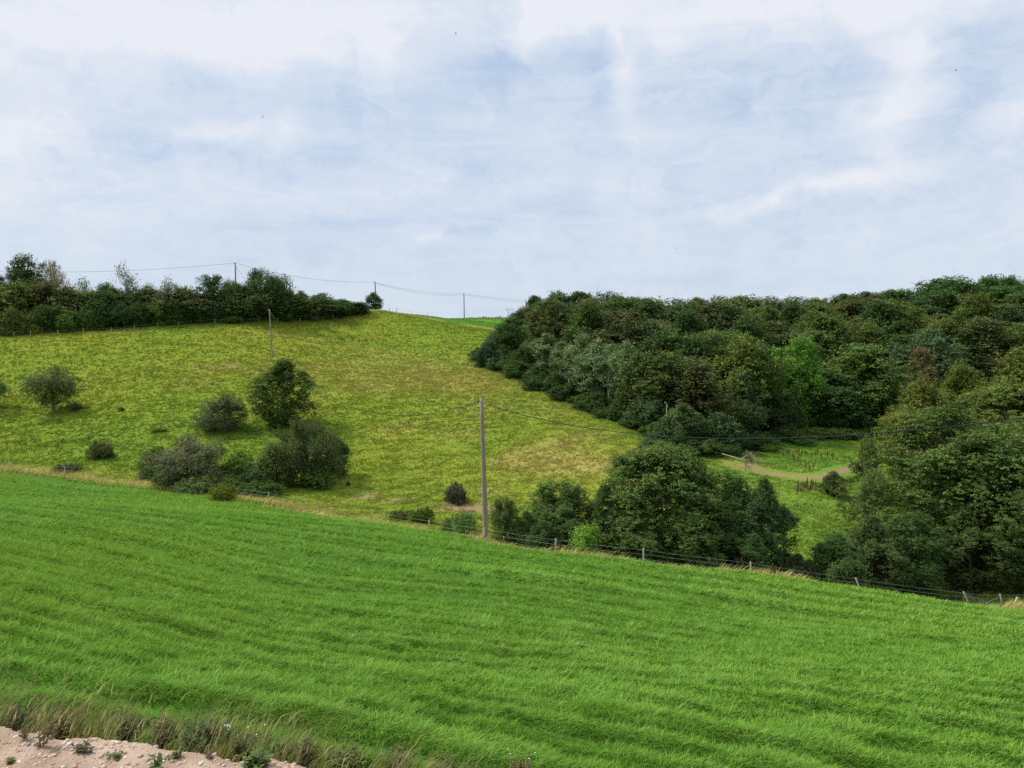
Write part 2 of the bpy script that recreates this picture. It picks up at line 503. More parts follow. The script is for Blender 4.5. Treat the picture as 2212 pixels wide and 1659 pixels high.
for (u, v, su, sv, k) in [(795, 1072, 20, 4, 1.3), (1010, 1097, 60, 7, 1.1), (860, 1080, 30, 3, .7), (1060, 1060, 30, 5, .5), (1620, 991, 30, 4, .5), (1070, 1000, 14, 3, .5), (1300, 945, 10, 3, .3), (1625, 1005, 30, 4, .6),
                          (1660, 1150, 10, 10, .6), (500, 790, 25, 2, .6), (90, 1018, 10, 2, .3)]:
    p, d = hit(u, v); p2, _ = hit(u, v - sv)
    SOILS.append((p[0], p[1], su / F_PX * d, max(.8, abs(p2[1] - p[1])), k))
PATH = np.array([hit(u, v)[0] for u, v in [(1590, 1005), (1620, 1013), (1655, 1020), (1690, 1026), (1730, 1030), (1770, 1031), (1800, 1022), (1830, 1013), (1880, 1004)]])
SHEEP = [np.array([hit(u, v)[0] for u, v in ln]) for ln in ([(690, 1105), (720, 1090), (760, 1078), (800, 1068), (830, 1062)],)]
WOOD_EDGE = np.array([hit(u, v)[0][:2] for u, v in [(1032, 778), (1100, 818), (1200, 868), (1300, 908), (1400, 952), (1480, 985), (1560, 985), (1640, 960), (1740, 942), (1850, 945), (1960, 945)]])


def ell(lst, x, y):
    s = np.zeros_like(x)
    for (a, b, rx, ry, k) in lst:
        s = s + k * np.exp(-(((x - a) / rx) ** 2 + ((y - b) / ry) ** 2))
    return s


def seg_dist(pl, x, y):
    best = np.full(x.shape, 1e9)
    for a, b in zip(pl[:-1], pl[1:]):
        dx, dy = b[0] - a[0], b[1] - a[1]
        t = np.clip(((x - a[0]) * dx + (y - a[1]) * dy) / (dx * dx + dy * dy + 1e-9), 0, 1)
        best = np.minimum(best, np.hypot(x - a[0] - t * dx, y - a[1] - t * dy))
    return best


def turf(x, y):
    """albedo, kind of grass (0 near field, 1 hill, 2 far field), straw amount, bare soil amount"""
    na = near_amount(x, y)
    fa = far_amount(x, y)
    n_big = fbm(x / 17, y / 17, 3, 3)
    n_mid = fbm(x / 3.4, y / 2.1, 7, 4)
    n_fine = fbm(x / .7, y / .5, 13, 3)
    r = rows(x, y)
    # near field
    cn = lerp(G_MID, G_LIGHT, smooth(r * .6 + n_big * .25 + n_fine * .35, .48, .82) * .8)
    cn = lerp(cn, G_DEEP, smooth(.60 - r, .07, .24) * .85)
    cn = lerp(cn, np.array([.205, .325, .030]), smooth(n_big, .48, .75) * .5)
    # hill
    st = ell(STRAWS, x, y) * (.45 + .9 * fbm(x / 6, y / 3, 71, 4)) + .16 * smooth(n_mid, .5, .8) * smooth(n_big, .35, .6)
    dp = ell(DEEPS, x, y)
    ch = lerp(H_GREEN, H_YEL, smooth(n_mid * .3 + n_big * .9, .35, .85))
    ch = lerp(ch, H_DEEP, smooth(fbm(x / 4.5, y / 1.3, 23, 4), .48, .85) * .28)
    ch = lerp(ch, H_DEEP, np.clip(dp * .8, 0, .85))
    ch = lerp(ch, np.array([.140, .265, .040]), .75 * smooth(x, 16, 24) * (1 - smooth(y, 125, 140)) * (.5 + .5 * n_big))
    st = np.clip(st * (1 - np.clip(dp, 0, .8)), 0, 1)
    ch = lerp(ch, H_STRAW, np.clip(st * .8, 0, .85))
    so = ell(SOILS, x, y) * (.4 + 1.1 * n_mid)
    pd = seg_dist(PATH, x, y) + (n_fine - .5) * .7
    so = np.maximum(so, .9 - smooth(pd, .2, .95) * .9)
    for s_ in SHEEP:
        so = np.maximum(so, (1 - smooth(seg_dist(s_, x, y) + (n_fine - .5) * .6, .1, .5)) * .5)
    so = np.clip(so, 0, 1)
    ch = lerp(ch, SOIL, so)
    # verge along the fence
    vg = np.exp(-((na - .8) / 1.2) ** 2)
    vs = vg * (.35 + .95 * fbm(x / 7 + 3, y / 7, 91, 3)) * (.6 + .5 * (x < 2))
    # far field
    cf = lerp(FAR_G, FAR_G * 1.35, smooth(fbm(x / 9, y / 3, 51, 3), .4, .7))
    rv = np.exp(-(fa / 1.6) ** 2) * smooth(x, -45, -30)
    isn = smooth(na, -.4, .4)
    isf = smooth(fa, -.3, .8) * (x > -60)
    c = lerp(ch, cn, isn)
    c = lerp(c, cf, isf * (1 - isn))
    c = lerp(c, np.array([.46, .38, .14]), np.clip(np.maximum(vs * .9, rv * .9), 0, .9))
    # stubble on the hill beyond the hedge
    stub = smooth(y, 230, 250) * (x < -75)
    c = lerp(c, np.array([.48, .30, .10]), stub)
    kind = np.where(na > 0, 0, np.where((fa > 0) & (x > -60), 2, 1))
    return c, kind, np.maximum(st, 0), so * (na < 0), na, fa, r


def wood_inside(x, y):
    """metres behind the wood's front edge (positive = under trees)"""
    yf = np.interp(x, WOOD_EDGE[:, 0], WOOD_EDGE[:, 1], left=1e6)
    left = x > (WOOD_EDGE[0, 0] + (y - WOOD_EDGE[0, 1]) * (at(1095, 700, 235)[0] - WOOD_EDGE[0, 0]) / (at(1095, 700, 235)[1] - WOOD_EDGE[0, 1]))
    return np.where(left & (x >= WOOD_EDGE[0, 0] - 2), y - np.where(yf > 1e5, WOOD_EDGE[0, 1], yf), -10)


def build_ground():
    ang_in = np.radians(np.arange(-41, 41.01, .14))
    ang = np.concatenate([np.radians(np.arange(-180, -41, 3.0)), ang_in, np.radians(np.arange(44, 180, 3.0))])
    rr = np.concatenate([np.geomspace(1.5, 7, 20)[:-1], np.geomspace(7, 330, 620)[:-1], np.geomspace(330, 6000, 40)])
    A, R = np.meshgrid(ang, rr)
    x, y = (R * np.sin(A)).ravel(), (R * np.cos(A)).ravel()
    z = height(x, y)
    c, *_ = turf(x, y)
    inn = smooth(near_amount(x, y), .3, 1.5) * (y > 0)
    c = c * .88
    c = lerp(c, np.array([.060, .125, .018]), inn * .72)  # thatch tone, darkened further to paint shaded depth between the blades
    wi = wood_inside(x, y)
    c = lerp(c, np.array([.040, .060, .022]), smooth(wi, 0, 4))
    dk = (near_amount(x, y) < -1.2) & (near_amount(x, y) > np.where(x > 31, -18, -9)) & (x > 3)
    c = np.where(dk[:, None], c * .0 + np.array([.04, .04, .02]), c)  # dark litter tone, also painting in the shade under the fence trees
    na_, nr = len(ang), len(rr)
    i = np.arange(nr - 1)[:, None] * na_ + np.arange(na_)[None]
    j = np.arange(nr - 1)[:, None] * na_ + (np.arange(na_)[None] + 1) % na_
    f = np.stack([i, i + na_, j + na_, j], -1).reshape(-1, 4)
    verts = np.stack([x, y, z], 1)
    # closing cap
    verts = np.vstack([verts, [[0, 0, float(height(0, 0))]]])
    c = np.vstack([c, c[:1]])
    cap = np.stack([np.full(na_, len(verts) - 1), np.arange(na_), (np.arange(na_) + 1) % na_], 1)
    loops = np.concatenate([f.ravel(), cap.ravel()])
    st = np.concatenate([np.arange(len(f)) * 4, len(f) * 4 + np.arange(na_) * 3])
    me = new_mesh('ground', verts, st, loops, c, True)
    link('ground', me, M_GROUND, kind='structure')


build_ground()


# ------------------------------------------------------------------ grass
rs = np.random.RandomState(4)


def blades(p, h, w, lean, col, tri=False, az=None):
    """p (n,3) roots; h,w (n,); lean (n,2) tip offset; returns verts, starts, loops, colours"""
    n = len(p)
    if az is None:
        az = rs.uniform(0, math.pi, n)
    bx, by = np.cos(az) * w * .5, np.sin(az) * w * .5
    z0 = np.zeros(n)
    B = np.stack([bx, by, z0], 1)
    if tri:
        tip = p + np.stack([lean[:, 0], lean[:, 1], h], 1)
        V = np.stack([p - B, p + B, tip], 1).reshape(-1, 3)
        loops = np.arange(3 * n); st = np.arange(n) * 3
        return V, st, loops, np.repeat(col, 3, 0)
    mid = p + np.stack([lean[:, 0] * .35, lean[:, 1] * .35, h * .62], 1)
    tip = p + np.stack([lean[:, 0], lean[:, 1], h], 1)
    V = np.stack([p - B, p + B, mid - B * .8, mid + B * .8, tip], 1).reshape(-1, 3)
    k = np.arange(n)[:, None] * 5
    loops = (k + np.array([[0, 1, 3, 2, 2, 3, 4]])).ravel()
    st = (np.arange(n)[:, None] * 7 + np.array([[0, 4]])).ravel()
    return V, st, loops, np.repeat(col, 5, 0)


def join(parts):
    V, S, L, C = [], [], [], []
    nv = nl = 0
    for v, s, l, c in parts:
        V.append(v); S.append(s + nl); L.append(l + nv); C.append(c)
        nv += len(v); nl += len(l)
    return np.vstack(V), np.concatenate(S), np.concatenate(L), np.vstack(C)


def ring_pts(r0, r1, dens, half=37.5):
    a = math.radians(half)
    n = int(a * (r1 * r1 - r0 * r0) * dens)
    r = np.sqrt(rs.uniform(r0 * r0, r1 * r1, n)); t = rs.uniform(-a, a, n)
    return r * np.sin(t), r * np.cos(t)


def gravel_edge_y(x):
    return np.interp(x, GE[:, 0], GE[:, 1])


GRAVEL_Z = CZ - 4.5
GE = []
for (u, v) in [(-900, 1520), (-60, 1570), (0, 1579), (90, 1590), (170, 1600), (250, 1611), (330, 1616), (420, 1622), (500, 1632), (570, 1641), (640, 1657), (800, 1710), (1100, 1800), (1700, 1950), (2600, 2100)]:
    r = ray(u, v); d = -4.5 / r[2]
    GE.append((r[0] * d, r[1] * d))
GE = np.array(GE)


def vary(c, n, s=.16):
    k = 1 + rs.uniform(-s, s, n)[:, None]
    t = rs.uniform(-.12, .12, n)[:, None]
    return np.clip(c * k * np.concatenate([1 + t, np.ones((n, 1)), 1 - t], 1), 0, 1)


def build_grass():
    parts = []
    # near field, four distance bands
    for (r0, r1, dens, h0, w0, tri) in [(6.5, 13, 2900, .10, .012, False), (13, 22, 1200, .10, .019, False), (22, 36, 500, .115, .033, True), (36, 62, 200, .14, .055, True), (62, 125, 75, .15, .09, True)]:
        x, y = ring_pts(r0, r1, dens)
        c, kind, st, so, na, fa, r = turf(x, y)
        keep = (kind == 0) & (y > gravel_edge_y(x) + .3)
        keep &= rs.uniform(0, 1, len(x)) < .22 + 1.0 * smooth(r, .36, .54)
        x, y, c, r, na = x[keep], y[keep], c[keep], r[keep], na[keep]
        n = len(x)
        lod = fbm(x / .55, y / .4, 61, 3)
        h = h0 * (.35 + 1.1 * smooth(r, .32, .66)) * rs.uniform(.5, 1.25, n)
        ang = -.3 + (lod - .5) * 8 + rs.normal(0, 1.4, n)
        L = h * rs.uniform(.2, 1.9, n)
        lean = np.stack([np.cos(ang) * L, np.sin(ang) * L], 1)
        p = np.stack([x, y, height(x, y) - .01], 1)
        parts.append(blades(p, h, w0 * rs.uniform(.6, 1.3, n), lean, vary(c, n, .2), tri))
    V, S, L_, C = join(parts)
    o = link('field_grass', new_mesh('field_grass', V, S, L_, C), M_GRASS, kind='stuff', label='lush green grass standing in combed rows across the near field', category='grass')
    # hillside
    parts = []
    for (r0, r1, dens, h0, w0, m) in [(58, 105, 26, .19, .11, 3), (105, 150, 15, .21, .17, 3), (150, 215, 9, .23, .26, 2)]:
        x, y = ring_pts(r0, r1, dens)
        c, kind, st, so, na, fa, r = turf(x, y)
        tuft = fbm(x / 1.6, y / 1.0, 81, 3)
        keep = (kind == 1) & (rs.uniform(0, 1, len(x)) > so * .97) & (wood_inside(x, y) < 3) & (rs.uniform(0, 1, len(x)) < .6 + .5 * smooth(tuft, .35, .65))
        x, y, c, st, tuft, na = x[keep], y[keep], c[keep], st[keep], tuft[keep], na[keep]
        pd = seg_dist(PATH, x, y)
        z = height(x, y)
        for k in range(m):
            n = len(x)
            xx, yy = x + rs.normal(0, .12, n), y + rs.normal(0, .12, n)
            h = h0 * (.75 + .45 * smooth(tuft, .3, .7)) * rs.uniform(.5, 1.3, n) * (1 + .4 * st) * np.where(pd < 1.8, .3, 1)
            ang = -.2 + rs.normal(0, .9, n)
            Ln = h * rs.uniform(.4, 1.6, n)
            parts.append(blades(np.stack([xx, yy, z - .03], 1), h, w0 * rs.uniform(.5, 1.3, n), np.stack([np.cos(ang) * Ln, np.sin(ang) * Ln], 1), vary(c, n, .15), True))
    V, S, L_, C = join(parts)
    link('pasture_grass', new_mesh('pasture_grass', V, S, L_, C), M_GRASS, kind='stuff', label='tussocky yellow green pasture grass on the hillside', category='grass')
    # far field and its rank fringe
    x = rs.uniform(-50, 5, 26000); y = rs.uniform(190, 290, 26000)
    c, kind, *_ = turf(x, y)
    k = (kind == 2); x, y, c = x[k], y[k], c[k]; n = len(x)
    h = rs.uniform(.08, .3, n)
    pa = [blades(np.stack([x, y, height(x, y) - .03], 1), h, rs.uniform(.1, .35, n), rs.normal(0, .1, (n, 2)), vary(c, n, .15), True)]
    x = rs.uniform(-26, 2, 700); y = 272 + rs.normal(0, 1.2, 700)
    w_ = smooth(x, -26, -6)
    h = (.2 + 1.1 * w_ * fbm(x / 1.5, y * 0, 5, 2)) * rs.uniform(.3, 1.2, 700)
    pa.append(blades(np.stack([x, y, height(x, y) - .03], 1), h, np.full(700, .2), rs.normal(0, .1, (700, 2)), vary(np.tile([.05, .10, .03], (700, 1)), 700), True))
    V, S, L_, C = join(pa)
    link('meadow_grass', new_mesh('meadow_grass', V, S, L_, C), M_GRASS, kind='stuff', label='smooth bright green crop on the far field at the skyline', category='grass')
    # straw coloured verge under the fence and along the ridge
    pa = []
    for pl, dens, h0, w0, sig in ((fence_xy, 110, .46, .032, .55), (np.array(RIDGE), 34, .36, .12, .7)):
        for a, b in zip(pl[:-1], pl[1:]):
            ln = math.hypot(*(b - a)); n = int(ln * dens)
            t = rs.uniform(0, 1, n)
            nx, ny = -(b[1] - a[1]) / ln, (b[0] - a[0]) / ln
            o_ = rs.normal(-.75 if pl is fence_xy else 0, sig, n)
            x, y = a[0] + (b[0] - a[0]) * t + nx * o_, a[1] + (b[1] - a[1]) * t + ny * o_
            am = fbm(x / 5 + 3, y / 5, 91, 3)
            keep = (np.abs(x / y) < .78) & (rs.uniform(0, 1, n) < .15 + 1.2 * smooth(am, .35, .6) + .5 * ((x < -3) & (x > -34)))
            x, y, am = x[keep], y[keep], am[keep]; n = len(x)
            if n == 0: continue
            straw = np.where(rs.uniform(0, 1, n)[:, None] < (.72 if pl is fence_xy else .95), np.array([[.62, .50, .19]]), np.array([[.20, .26, .05]]))
            h = h0 * rs.uniform(.4, 1.2, n) * (.5 + smooth(am, .3, .6)); L = h * rs.uniform(.4, 1.3, n); ang = rs.normal(-.15, .5, n)
            pa.append(blades(np.stack([x, y, height(x, y) - .03], 1), h, w0 * rs.uniform(.6, 1.4, n), np.stack([np.cos(ang) * L, np.sin(ang) * L], 1), vary(straw, n, .2), False))
    V, S, L_, C = join(pa)
    link('dry_grass', new_mesh('dry_grass', V, S, L_, C), M_GRASS, kind='stuff', label='straw coloured dry grass along the fence and the ridge', category='grass')
    # rank verge beside the gravel
    pa = []
    n = 26000
    x = rs.uniform(-9, 4.2, n)
    off = np.abs(rs.normal(0, .55, n)) + .05
    y = gravel_edge_y(x) + off
    am = fbm(x / .5, y / .5, 19, 3)
    fade = 1 - smooth(x, .6, 4.2) * .85
    keep = rs.uniform(0, 1, n) < (.1 + 1.4 * smooth(am, .38, .62)) * fade
    x, y, am, off, fade = x[keep], y[keep], am[keep], off[keep], fade[keep]; n = len(x)
    u = rs.uniform(0, 1, n)[:, None]
    c = np.where(u < .45, np.array([[.27, .26, .08]]), np.where(u < .68, np.array([[.42, .34, .15]]), np.array([[.12, .20, .045]])))
    h = rs.uniform(.18, .62, n) * (.6 + .7 * smooth(am, .4, .6)) * (.5 + .5 * fade); L = h * rs.uniform(.1, .9, n); ang = rs.normal(.0, .7, n)
    pa.append(blades(np.stack([x, y, height(x, y) - .02], 1), h, rs.uniform(.005, .014, n), np.stack([np.cos(ang) * L, np.sin(ang) * L], 1), vary(c, n, .25), False))
    # seed heads leaning right
    n = 520
    x = rs.uniform(-9, 4.5, n); y = gravel_edge_y(x) + np.abs(rs.normal(.1, .5, n))
    h = rs.uniform(.45, .85, n); L = h * rs.uniform(.25, 1.0, n); ang = rs.normal(.05, .35, n)
    ln = np.stack([np.cos(ang) * L, np.sin(ang) * L], 1)
    p = np.stack([x, y, height(x, y) - .02], 1)
    c = vary(np.tile([.42, .35, .16], (n, 1)), n, .2)
    pa.append(blades(p, h, np.full(n, .006), ln, c, False))
    q_ = p + np.stack([ln[:, 0] * .8, ln[:, 1] * .8, h * .88], 1)
    pa.append(blades(q_, h * .2, np.full(n, .013), ln * .28, c, False))
    V, S, L_, C = join(pa)
    link('verge_grass', new_mesh('verge_grass', V, S, L_, C), M_GRASS, kind='stuff', label='rank olive grass and seed heads between gravel and field', category='grass')


build_grass()


# ------------------------------------------------------------------ gravel track
def build_track():
    xs = np.arange(-14, 12.01, .06)
    offs = np.array([.62, .40, .22, .08, 0, -.05, -.12, -.2, -.3, -.45, -.6, -.8, -1.1, -1.6, -2.4, -3.6, -5.5, -9, -16])
    X, O = np.meshgrid(xs, offs)
    ey = gravel_edge_y(X) + (fbm(X / .5, X * 0, 3, 3) - .5) * .35
    Y = ey + O
    drop = np.where(O > 0, -.9 * O ** 1.1 * 1.6, 0)
    Z = GRAVEL_Z + drop + (fbm(X / .35, Y / .35, 8, 4) - .5) * .12 + (fbm(X / 1.6, Y / 1.2, 9, 2) - .5) * .08
    n1 = fbm(X / .3, Y / .3, 29, 4)
    c = lerp(np.array([.34, .235, .16]), np.array([.46, .34, .25]), smooth(n1, .35, .7))
    c = lerp(c, np.array([.33, .21, .14]), smooth(fbm(X / .8, Y / .8, 33, 3), .5, .75) * .6)
    nx, ny = len(xs), len(offs)
    i = (np.arange(ny - 1)[:, None] * nx + np.arange(nx - 1)[None])
    f = np.stack([i, i + nx, i + nx + 1, i + 1], -1).reshape(-1, 4)
    me = new_mesh('gravel_track', np.stack([X.ravel(), Y.ravel(), Z.ravel()], 1), np.arange(len(f)) * 4, f.ravel(), c.reshape(-1, 3), True)
    link('gravel_track', me, M_GRAVEL, kind='structure')
    # stones
    ico = [(0, 0, 1), (.89, 0, .45), (.28, .85, .45), (-.72, .53, .45), (-.72, -.53, .45), (.28, -.85, .45), (.72, .53, -.45), (-.28, .85, -.45), (-.89, 0, -.45), (-.28, -.85, -.45), (.72, -.53, -.45), (0, 0, -1)]
    fi = [(0, 1, 2), (0, 2, 3), (0, 3, 4), (0, 4, 5), (0, 5, 1), (1, 6, 2), (2, 7, 3), (3, 8, 4), (4, 9, 5), (5, 10, 1), (6, 7, 2), (7, 8, 3), (8, 9, 4), (9, 10, 5), (10, 6, 1), (11, 7, 6), (11, 8, 7), (11, 9, 8), (11, 10, 9), (11, 6, 10)]
    ico, fi = np.array(ico), np.array(fi)
    n = 7000
    x = rs.uniform(-8, 1.0, n); o_ = -rs.uniform(-.12, 2.0, n)
    ey = gravel_edge_y(x) + (fbm(x / .5, x * 0, 3, 3) - .5) * .35
    y = ey + o_
    z = GRAVEL_Z + np.where(o_ > 0, -.9 * np.abs(o_) ** 1.1 * 1.6, 0) + (fbm(x / .35, y / .35, 8, 4) - .5) * .12 + (fbm(x / 1.6, y / 1.2, 9, 2) - .5) * .08
    s = .007 + .028 * rs.uniform(0, 1, n) ** 3.5
    R = 1 + rs.uniform(-.3, .3, (n, 12, 1))
    sc3 = np.stack([s * rs.uniform(.8, 1.5, n), s * rs.uniform(.7, 1.2, n), s * rs.uniform(.4, .8, n)], 1)[:, None]
    V = ico[None] * R * sc3
    a = rs.uniform(0, 6.28, n); ca, sa = np.cos(a)[:, None], np.sin(a)[:, None]
    V = np.stack([V[..., 0] * ca - V[..., 1] * sa, V[..., 0] * sa + V[..., 1] * ca, V[..., 2]], -1) + np.stack([x, y, z], 1)[:, None]
    F = (fi[None] + np.arange(n)[:, None, None] * 12).reshape(-1, 3)
    u = rs.uniform(0, 1, (n, 1))
    c = np.where(u < .55, [[.42, .31, .23]], np.where(u < .93, [[.52, .43, .35]], [[.36, .27, .21]]))
    me = new_mesh('gravel', V.reshape(-1, 3), np.arange(len(F)) * 3, F.ravel(), np.repeat(vary(c, n, .15), 12, 0))
    link('gravel', me, M_STONE, kind='stuff', label='loose pinkish grey stones on the gravel track', category='gravel')


build_track()


# ------------------------------------------------------------------ tubes
def tube(pts, rad, sides=6):
    pts = np.asarray(pts, float); rad = np.asarray(rad, float)
    m = len(pts)
    t = np.gradient(pts, axis=0)
    t /= np.linalg.norm(t, axis=1)[:, None] + 1e-9
    ref = np.where(np.abs(t[:, 2:3]) > .85, [[1., 0, 0]], [[0, 0, 1.]])
    a = np.cross(t, ref); a /= np.linalg.norm(a, axis=1)[:, None] + 1e-9
    b = np.cross(t, a)
    k = np.arange(sides) / sides * 2 * math.pi
    V = pts[:, None] + (a[:, None] * np.cos(k)[None, :, None] + b[:, None] * np.sin(k)[None, :, None]) * rad[:, None, None]
    V = V.reshape(-1, 3)
    i = np.arange(m - 1)[:, None] * sides + np.arange(sides)[None]
    j = np.arange(m - 1)[:, None] * sides + (np.arange(sides)[None] + 1) % sides
    f = np.stack([i, j, j + sides, i + sides], -1).reshape(-1, 4)
    loops = f.ravel(); st = np.arange(len(f)) * 4
    # end caps
    caps = np.concatenate([np.arange(sides)[::-1], (m - 1) * sides + np.arange(sides)])
    st = np.concatenate([st, [len(loops), len(loops) + sides]])
    loops = np.concatenate([loops, caps])
    return V, st, loops, np.ones((len(V), 3))


def tubes_mesh(name, lst, smooth_=True):
    V, S, L, C = join([tube(*t) for t in lst])
    return new_mesh(name, V, S, L, None, smooth_)


def bend(a, b, rg, n=6, wob=.08):
    a, b = np.asarray(a, float), np.asarray(b, float)
    ln = np.linalg.norm(b - a)
    t = np.linspace(0, 1, n)[:, None]
    off = rg.normal(0, wob * ln, (2, 3))
    return a + (b - a) * t + off[0] * np.sin(t * math.pi) + off[1] * .5 * np.sin(t * 2 * math.pi)


def limbs(rg, p, d, ln, r, depth, out, spread=.6, up=.15, kids=(2, 4), minr=.006):
    """recursive bare branching"""
    d = d / np.linalg.norm(d)
    q_ = p + d * ln + np.array([0, 0, up * ln * .3])
    pts = bend(p, q_, rg, 4, .06)
    out.append((pts, np.linspace(r, max(minr, r * .55), 4), 5 if depth > 1 else 3))
    if depth == 0: return
    for k in range(rg.randint(*kids) + 1):
        t = rg.uniform(.35, 1.0)
        s = pts[0] * (1 - t) + pts[-1] * t
        nd = d + rg.normal(0, spread, 3) + np.array([0, 0, up])
        limbs(rg, s, nd, ln * rg.uniform(.5, .8), max(minr, r * .5), depth - 1, out, spread, up, kids, minr)


# ------------------------------------------------------------------ trees
ENV = {
    'round': lambda t: np.sqrt(np.clip(1 - (2 * t - 1) ** 2, 0, 1)) ** .8,
    'dome': lambda t: np.sqrt(np.clip(1 - t ** 2, 0, 1)) * (.82 + .3 * np.sin(np.clip(t, 0, 1) * 2.4)),
    'ovoid': lambda t: np.sin(np.clip(t, 0, 1) ** .75 * math.pi) ** .65,
    'column': lambda t: np.sin(np.clip(t * .94 + .05, 0, 1) * math.pi) ** .45 * .95,
    'spread': lambda t: np.clip(np.sin(np.clip(t * .85 + .13, 0, 1) * math.pi), 0, 1) ** .6,
}


def make_variant(seed, H=10., W=8., t0=.12, env='round', lobes=45, lr=.16, clusters=26, leaves=12, leaf=.30, fill=1.28, irr=1.0, flat=.6, up=.0, spray=.0, trunk_r=.22, nbranch=12, bark=None, hollow=.75, droop=0., fork=1, trunk_top=.7, shoots=0):
    rg = np.random.RandomState(seed)
    leaf *= 1 + (fill - 1) * .8; lr *= fill; lobes = int(lobes * fill)
    f = ENV[env]
    LC, LRR = [], []
    ph = rg.uniform(0, 6.28, 3)
    for k in range(lobes):
        t = rg.uniform(0, 1) ** .85
        a = rg.uniform(0, 2 * math.pi)
        e = float(f(np.array(t))) * (1 + irr * (.2 * math.sin(a * 2 + ph[0] + t * 2) + .16 * math.sin(a * 3 + ph[1] + t * 5) + .1 * math.sin(t * 9 + ph[2])))
        rr = e * W / 2 * (hollow + (1 - hollow) * rg.uniform(0, 1)) * (.55 + .45 * rg.uniform(0, 1) ** .5)
        r = lr * W * rg.uniform(.45, 1.35)
        rr = max(0, rr - r * .5)
        z = H * (t0 + (1 - t0) * t)
        z = min(z, (H * (1 - .14 * irr * (1 - math.sin(a * 2 + ph[2])))) - r * .7)
        LC.append((rr * math.cos(a), rr * math.sin(a), max(z, r * .35))); LRR.append(r)
    LC, LRR = np.array(LC), np.array(LRR)
    nc = lobes * clusters
    li = np.repeat(np.arange(lobes), clusters)
    d = rg.normal(0, 1, (nc, 3)); d[:, 2] += .25; d /= np.linalg.norm(d, axis=1)[:, None]
    cp = LC[li] + d * (LRR[li] * rg.uniform(.55, 1.12, nc))[:, None] * np.array([1, 1, .8])
    n = nc * leaves
    ci = np.repeat(np.arange(nc), leaves)
    out = cp - np.array([0, 0, H * .45]); out /= np.linalg.norm(out, axis=1)[:, None] + 1e-6
    # sprays: leaves strung along an outward/upward twig, flattened
    tw = out * .7 + rg.normal(0, .5, (nc, 3)) + np.array([0, 0, up - droop]); tw /= np.linalg.norm(tw, axis=1)[:, None]
    s = rg.uniform(-.5, 1, n)
    lp = cp[ci] + tw[ci] * (s * leaf * (1.5 + spray * 3))[:, None] + rg.normal(0, leaf * .62, (n, 3)) * np.array([1, 1, flat * .6])
    lp[:, 2] = np.maximum(lp[:, 2], .02)
    nrm = rg.normal(0, .55, (n, 3)) + out[ci] * .5 + np.array([0, 0, .75])
    nrm /= np.linalg.norm(nrm, axis=1)[:, None]
    ax = np.cross(nrm, rg.normal(0, 1, (n, 3))); ax /= np.linalg.norm(ax, axis=1)[:, None] + 1e-6
    bx = np.cross(nrm, ax)
    L = leaf * rg.uniform(.6, 1.3, n)[:, None]
    V = np.stack([lp - ax * L * .5, lp + bx * L * .3, lp + ax * L * .5 - nrm * L * .12, lp - bx * L * .3], 1).reshape(-1, 3)
    lt = (1 + rg.uniform(-.16, .16, lobes))[li][ci]
    ltr = (1 + rg.uniform(-.10, .14, lobes))[li][ci]
    C = np.stack([lt * ltr, lt, lt * .95], 1)
    F = np.arange(n * 4)
    crown = new_mesh('crown', V, np.arange(n) * 4, F, np.repeat(C, 4, 0))
    crown.materials.append(M_LEAF)
    # wood
    T = []
    trunks = []
    for k in range(fork):
        a = rg.uniform(0, 6.28); base = np.array([math.cos(a), math.sin(a), 0]) * (trunk_r * .8 if fork > 1 else 0)
        top = np.array([math.cos(a) * W * .16 * (fork > 1), math.sin(a) * W * .16 * (fork > 1), H * trunk_top])
        pts = bend(base, top, rg, 7, .03)
        pts[0] = base
        T.append((np.vstack([pts[:1] - [0, 0, .6], pts]), np.concatenate([[trunk_r * 1.25], trunk_r * np.linspace(1.05, .22, 7)]), 8))
        trunks.append(pts)
    for k in rg.choice(lobes, min(nbranch, lobes), replace=False):
        pts = trunks[rg.randint(fork)]
        zt = LC[k][2] * rg.uniform(.35, .75)
        j = int(np.clip(np.searchsorted(pts[:, 2], zt), 1, len(pts) - 1))
        s0 = pts[j]
        rj = trunk_r * (1.05 - .83 * j / 6) * .55
        T.append((bend(s0, LC[k], rg, 6, .07), np.linspace(rj, max(.015, rj * .25), 6), 5))
        for m in range(2):
            ee = LC[k] + rg.normal(0, 1, 3) * LRR[k] * .8
            T.append((bend(LC[k], ee, rg, 3, .05), np.linspace(max(.015, rj * .3), .01, 3), 3))
    for k in range(shoots):
        c0 = cp[rg.randint(nc)]
        T.append((bend(c0, c0 + out[0] * 0 + np.array([rg.normal(0, .2), rg.normal(0, .2), rg.uniform(.5, 1.2)]), rg, 3, .03), np.linspace(.02, .01, 3), 3))
    trunk = tubes_mesh('trunk', T)
    trunk.materials.append(bark or M_BARK)
    return dict(crown=crown, trunk=trunk, H=H, W=W)


def make_bare(seed, H=10., W=6., r=.18, depth=4, spread=.5, up=.35, bark=None, kids=(2, 4)):
    rg = np.random.RandomState(seed)
    T = []
    pts = bend((0, 0, -.5), (0, 0, H * .45), rg, 5, .03); pts[0] = (0, 0, -.5)
    T.append((pts, np.linspace(r, r * .6, 5), 7))
    for k in range(7):
        s = pts[2 + k % 3]
        a = rg.uniform(0, 6.28)
        limbs(rg, s, np.array([math.cos(a) * .7, math.sin(a) * .7, .9]), H * .22, r * .45, depth, T, spread, up, kids, .02)
    V = np.vstack([t[0] for t in T])
    H0, W0 = V[:, 2].max(), max(np.ptp(V[:, 0]), np.ptp(V[:, 1]))
    sx, sz = W / W0, H / H0
    T = [(t[0] * [sx, sx, sz], t[1], t[2]) for t in T]
    me = tubes_mesh('trunk', T); me.materials.append(bark or M_DEAD)
    return dict(crown=None, trunk=me, H=H, W=W)


VAR = {}
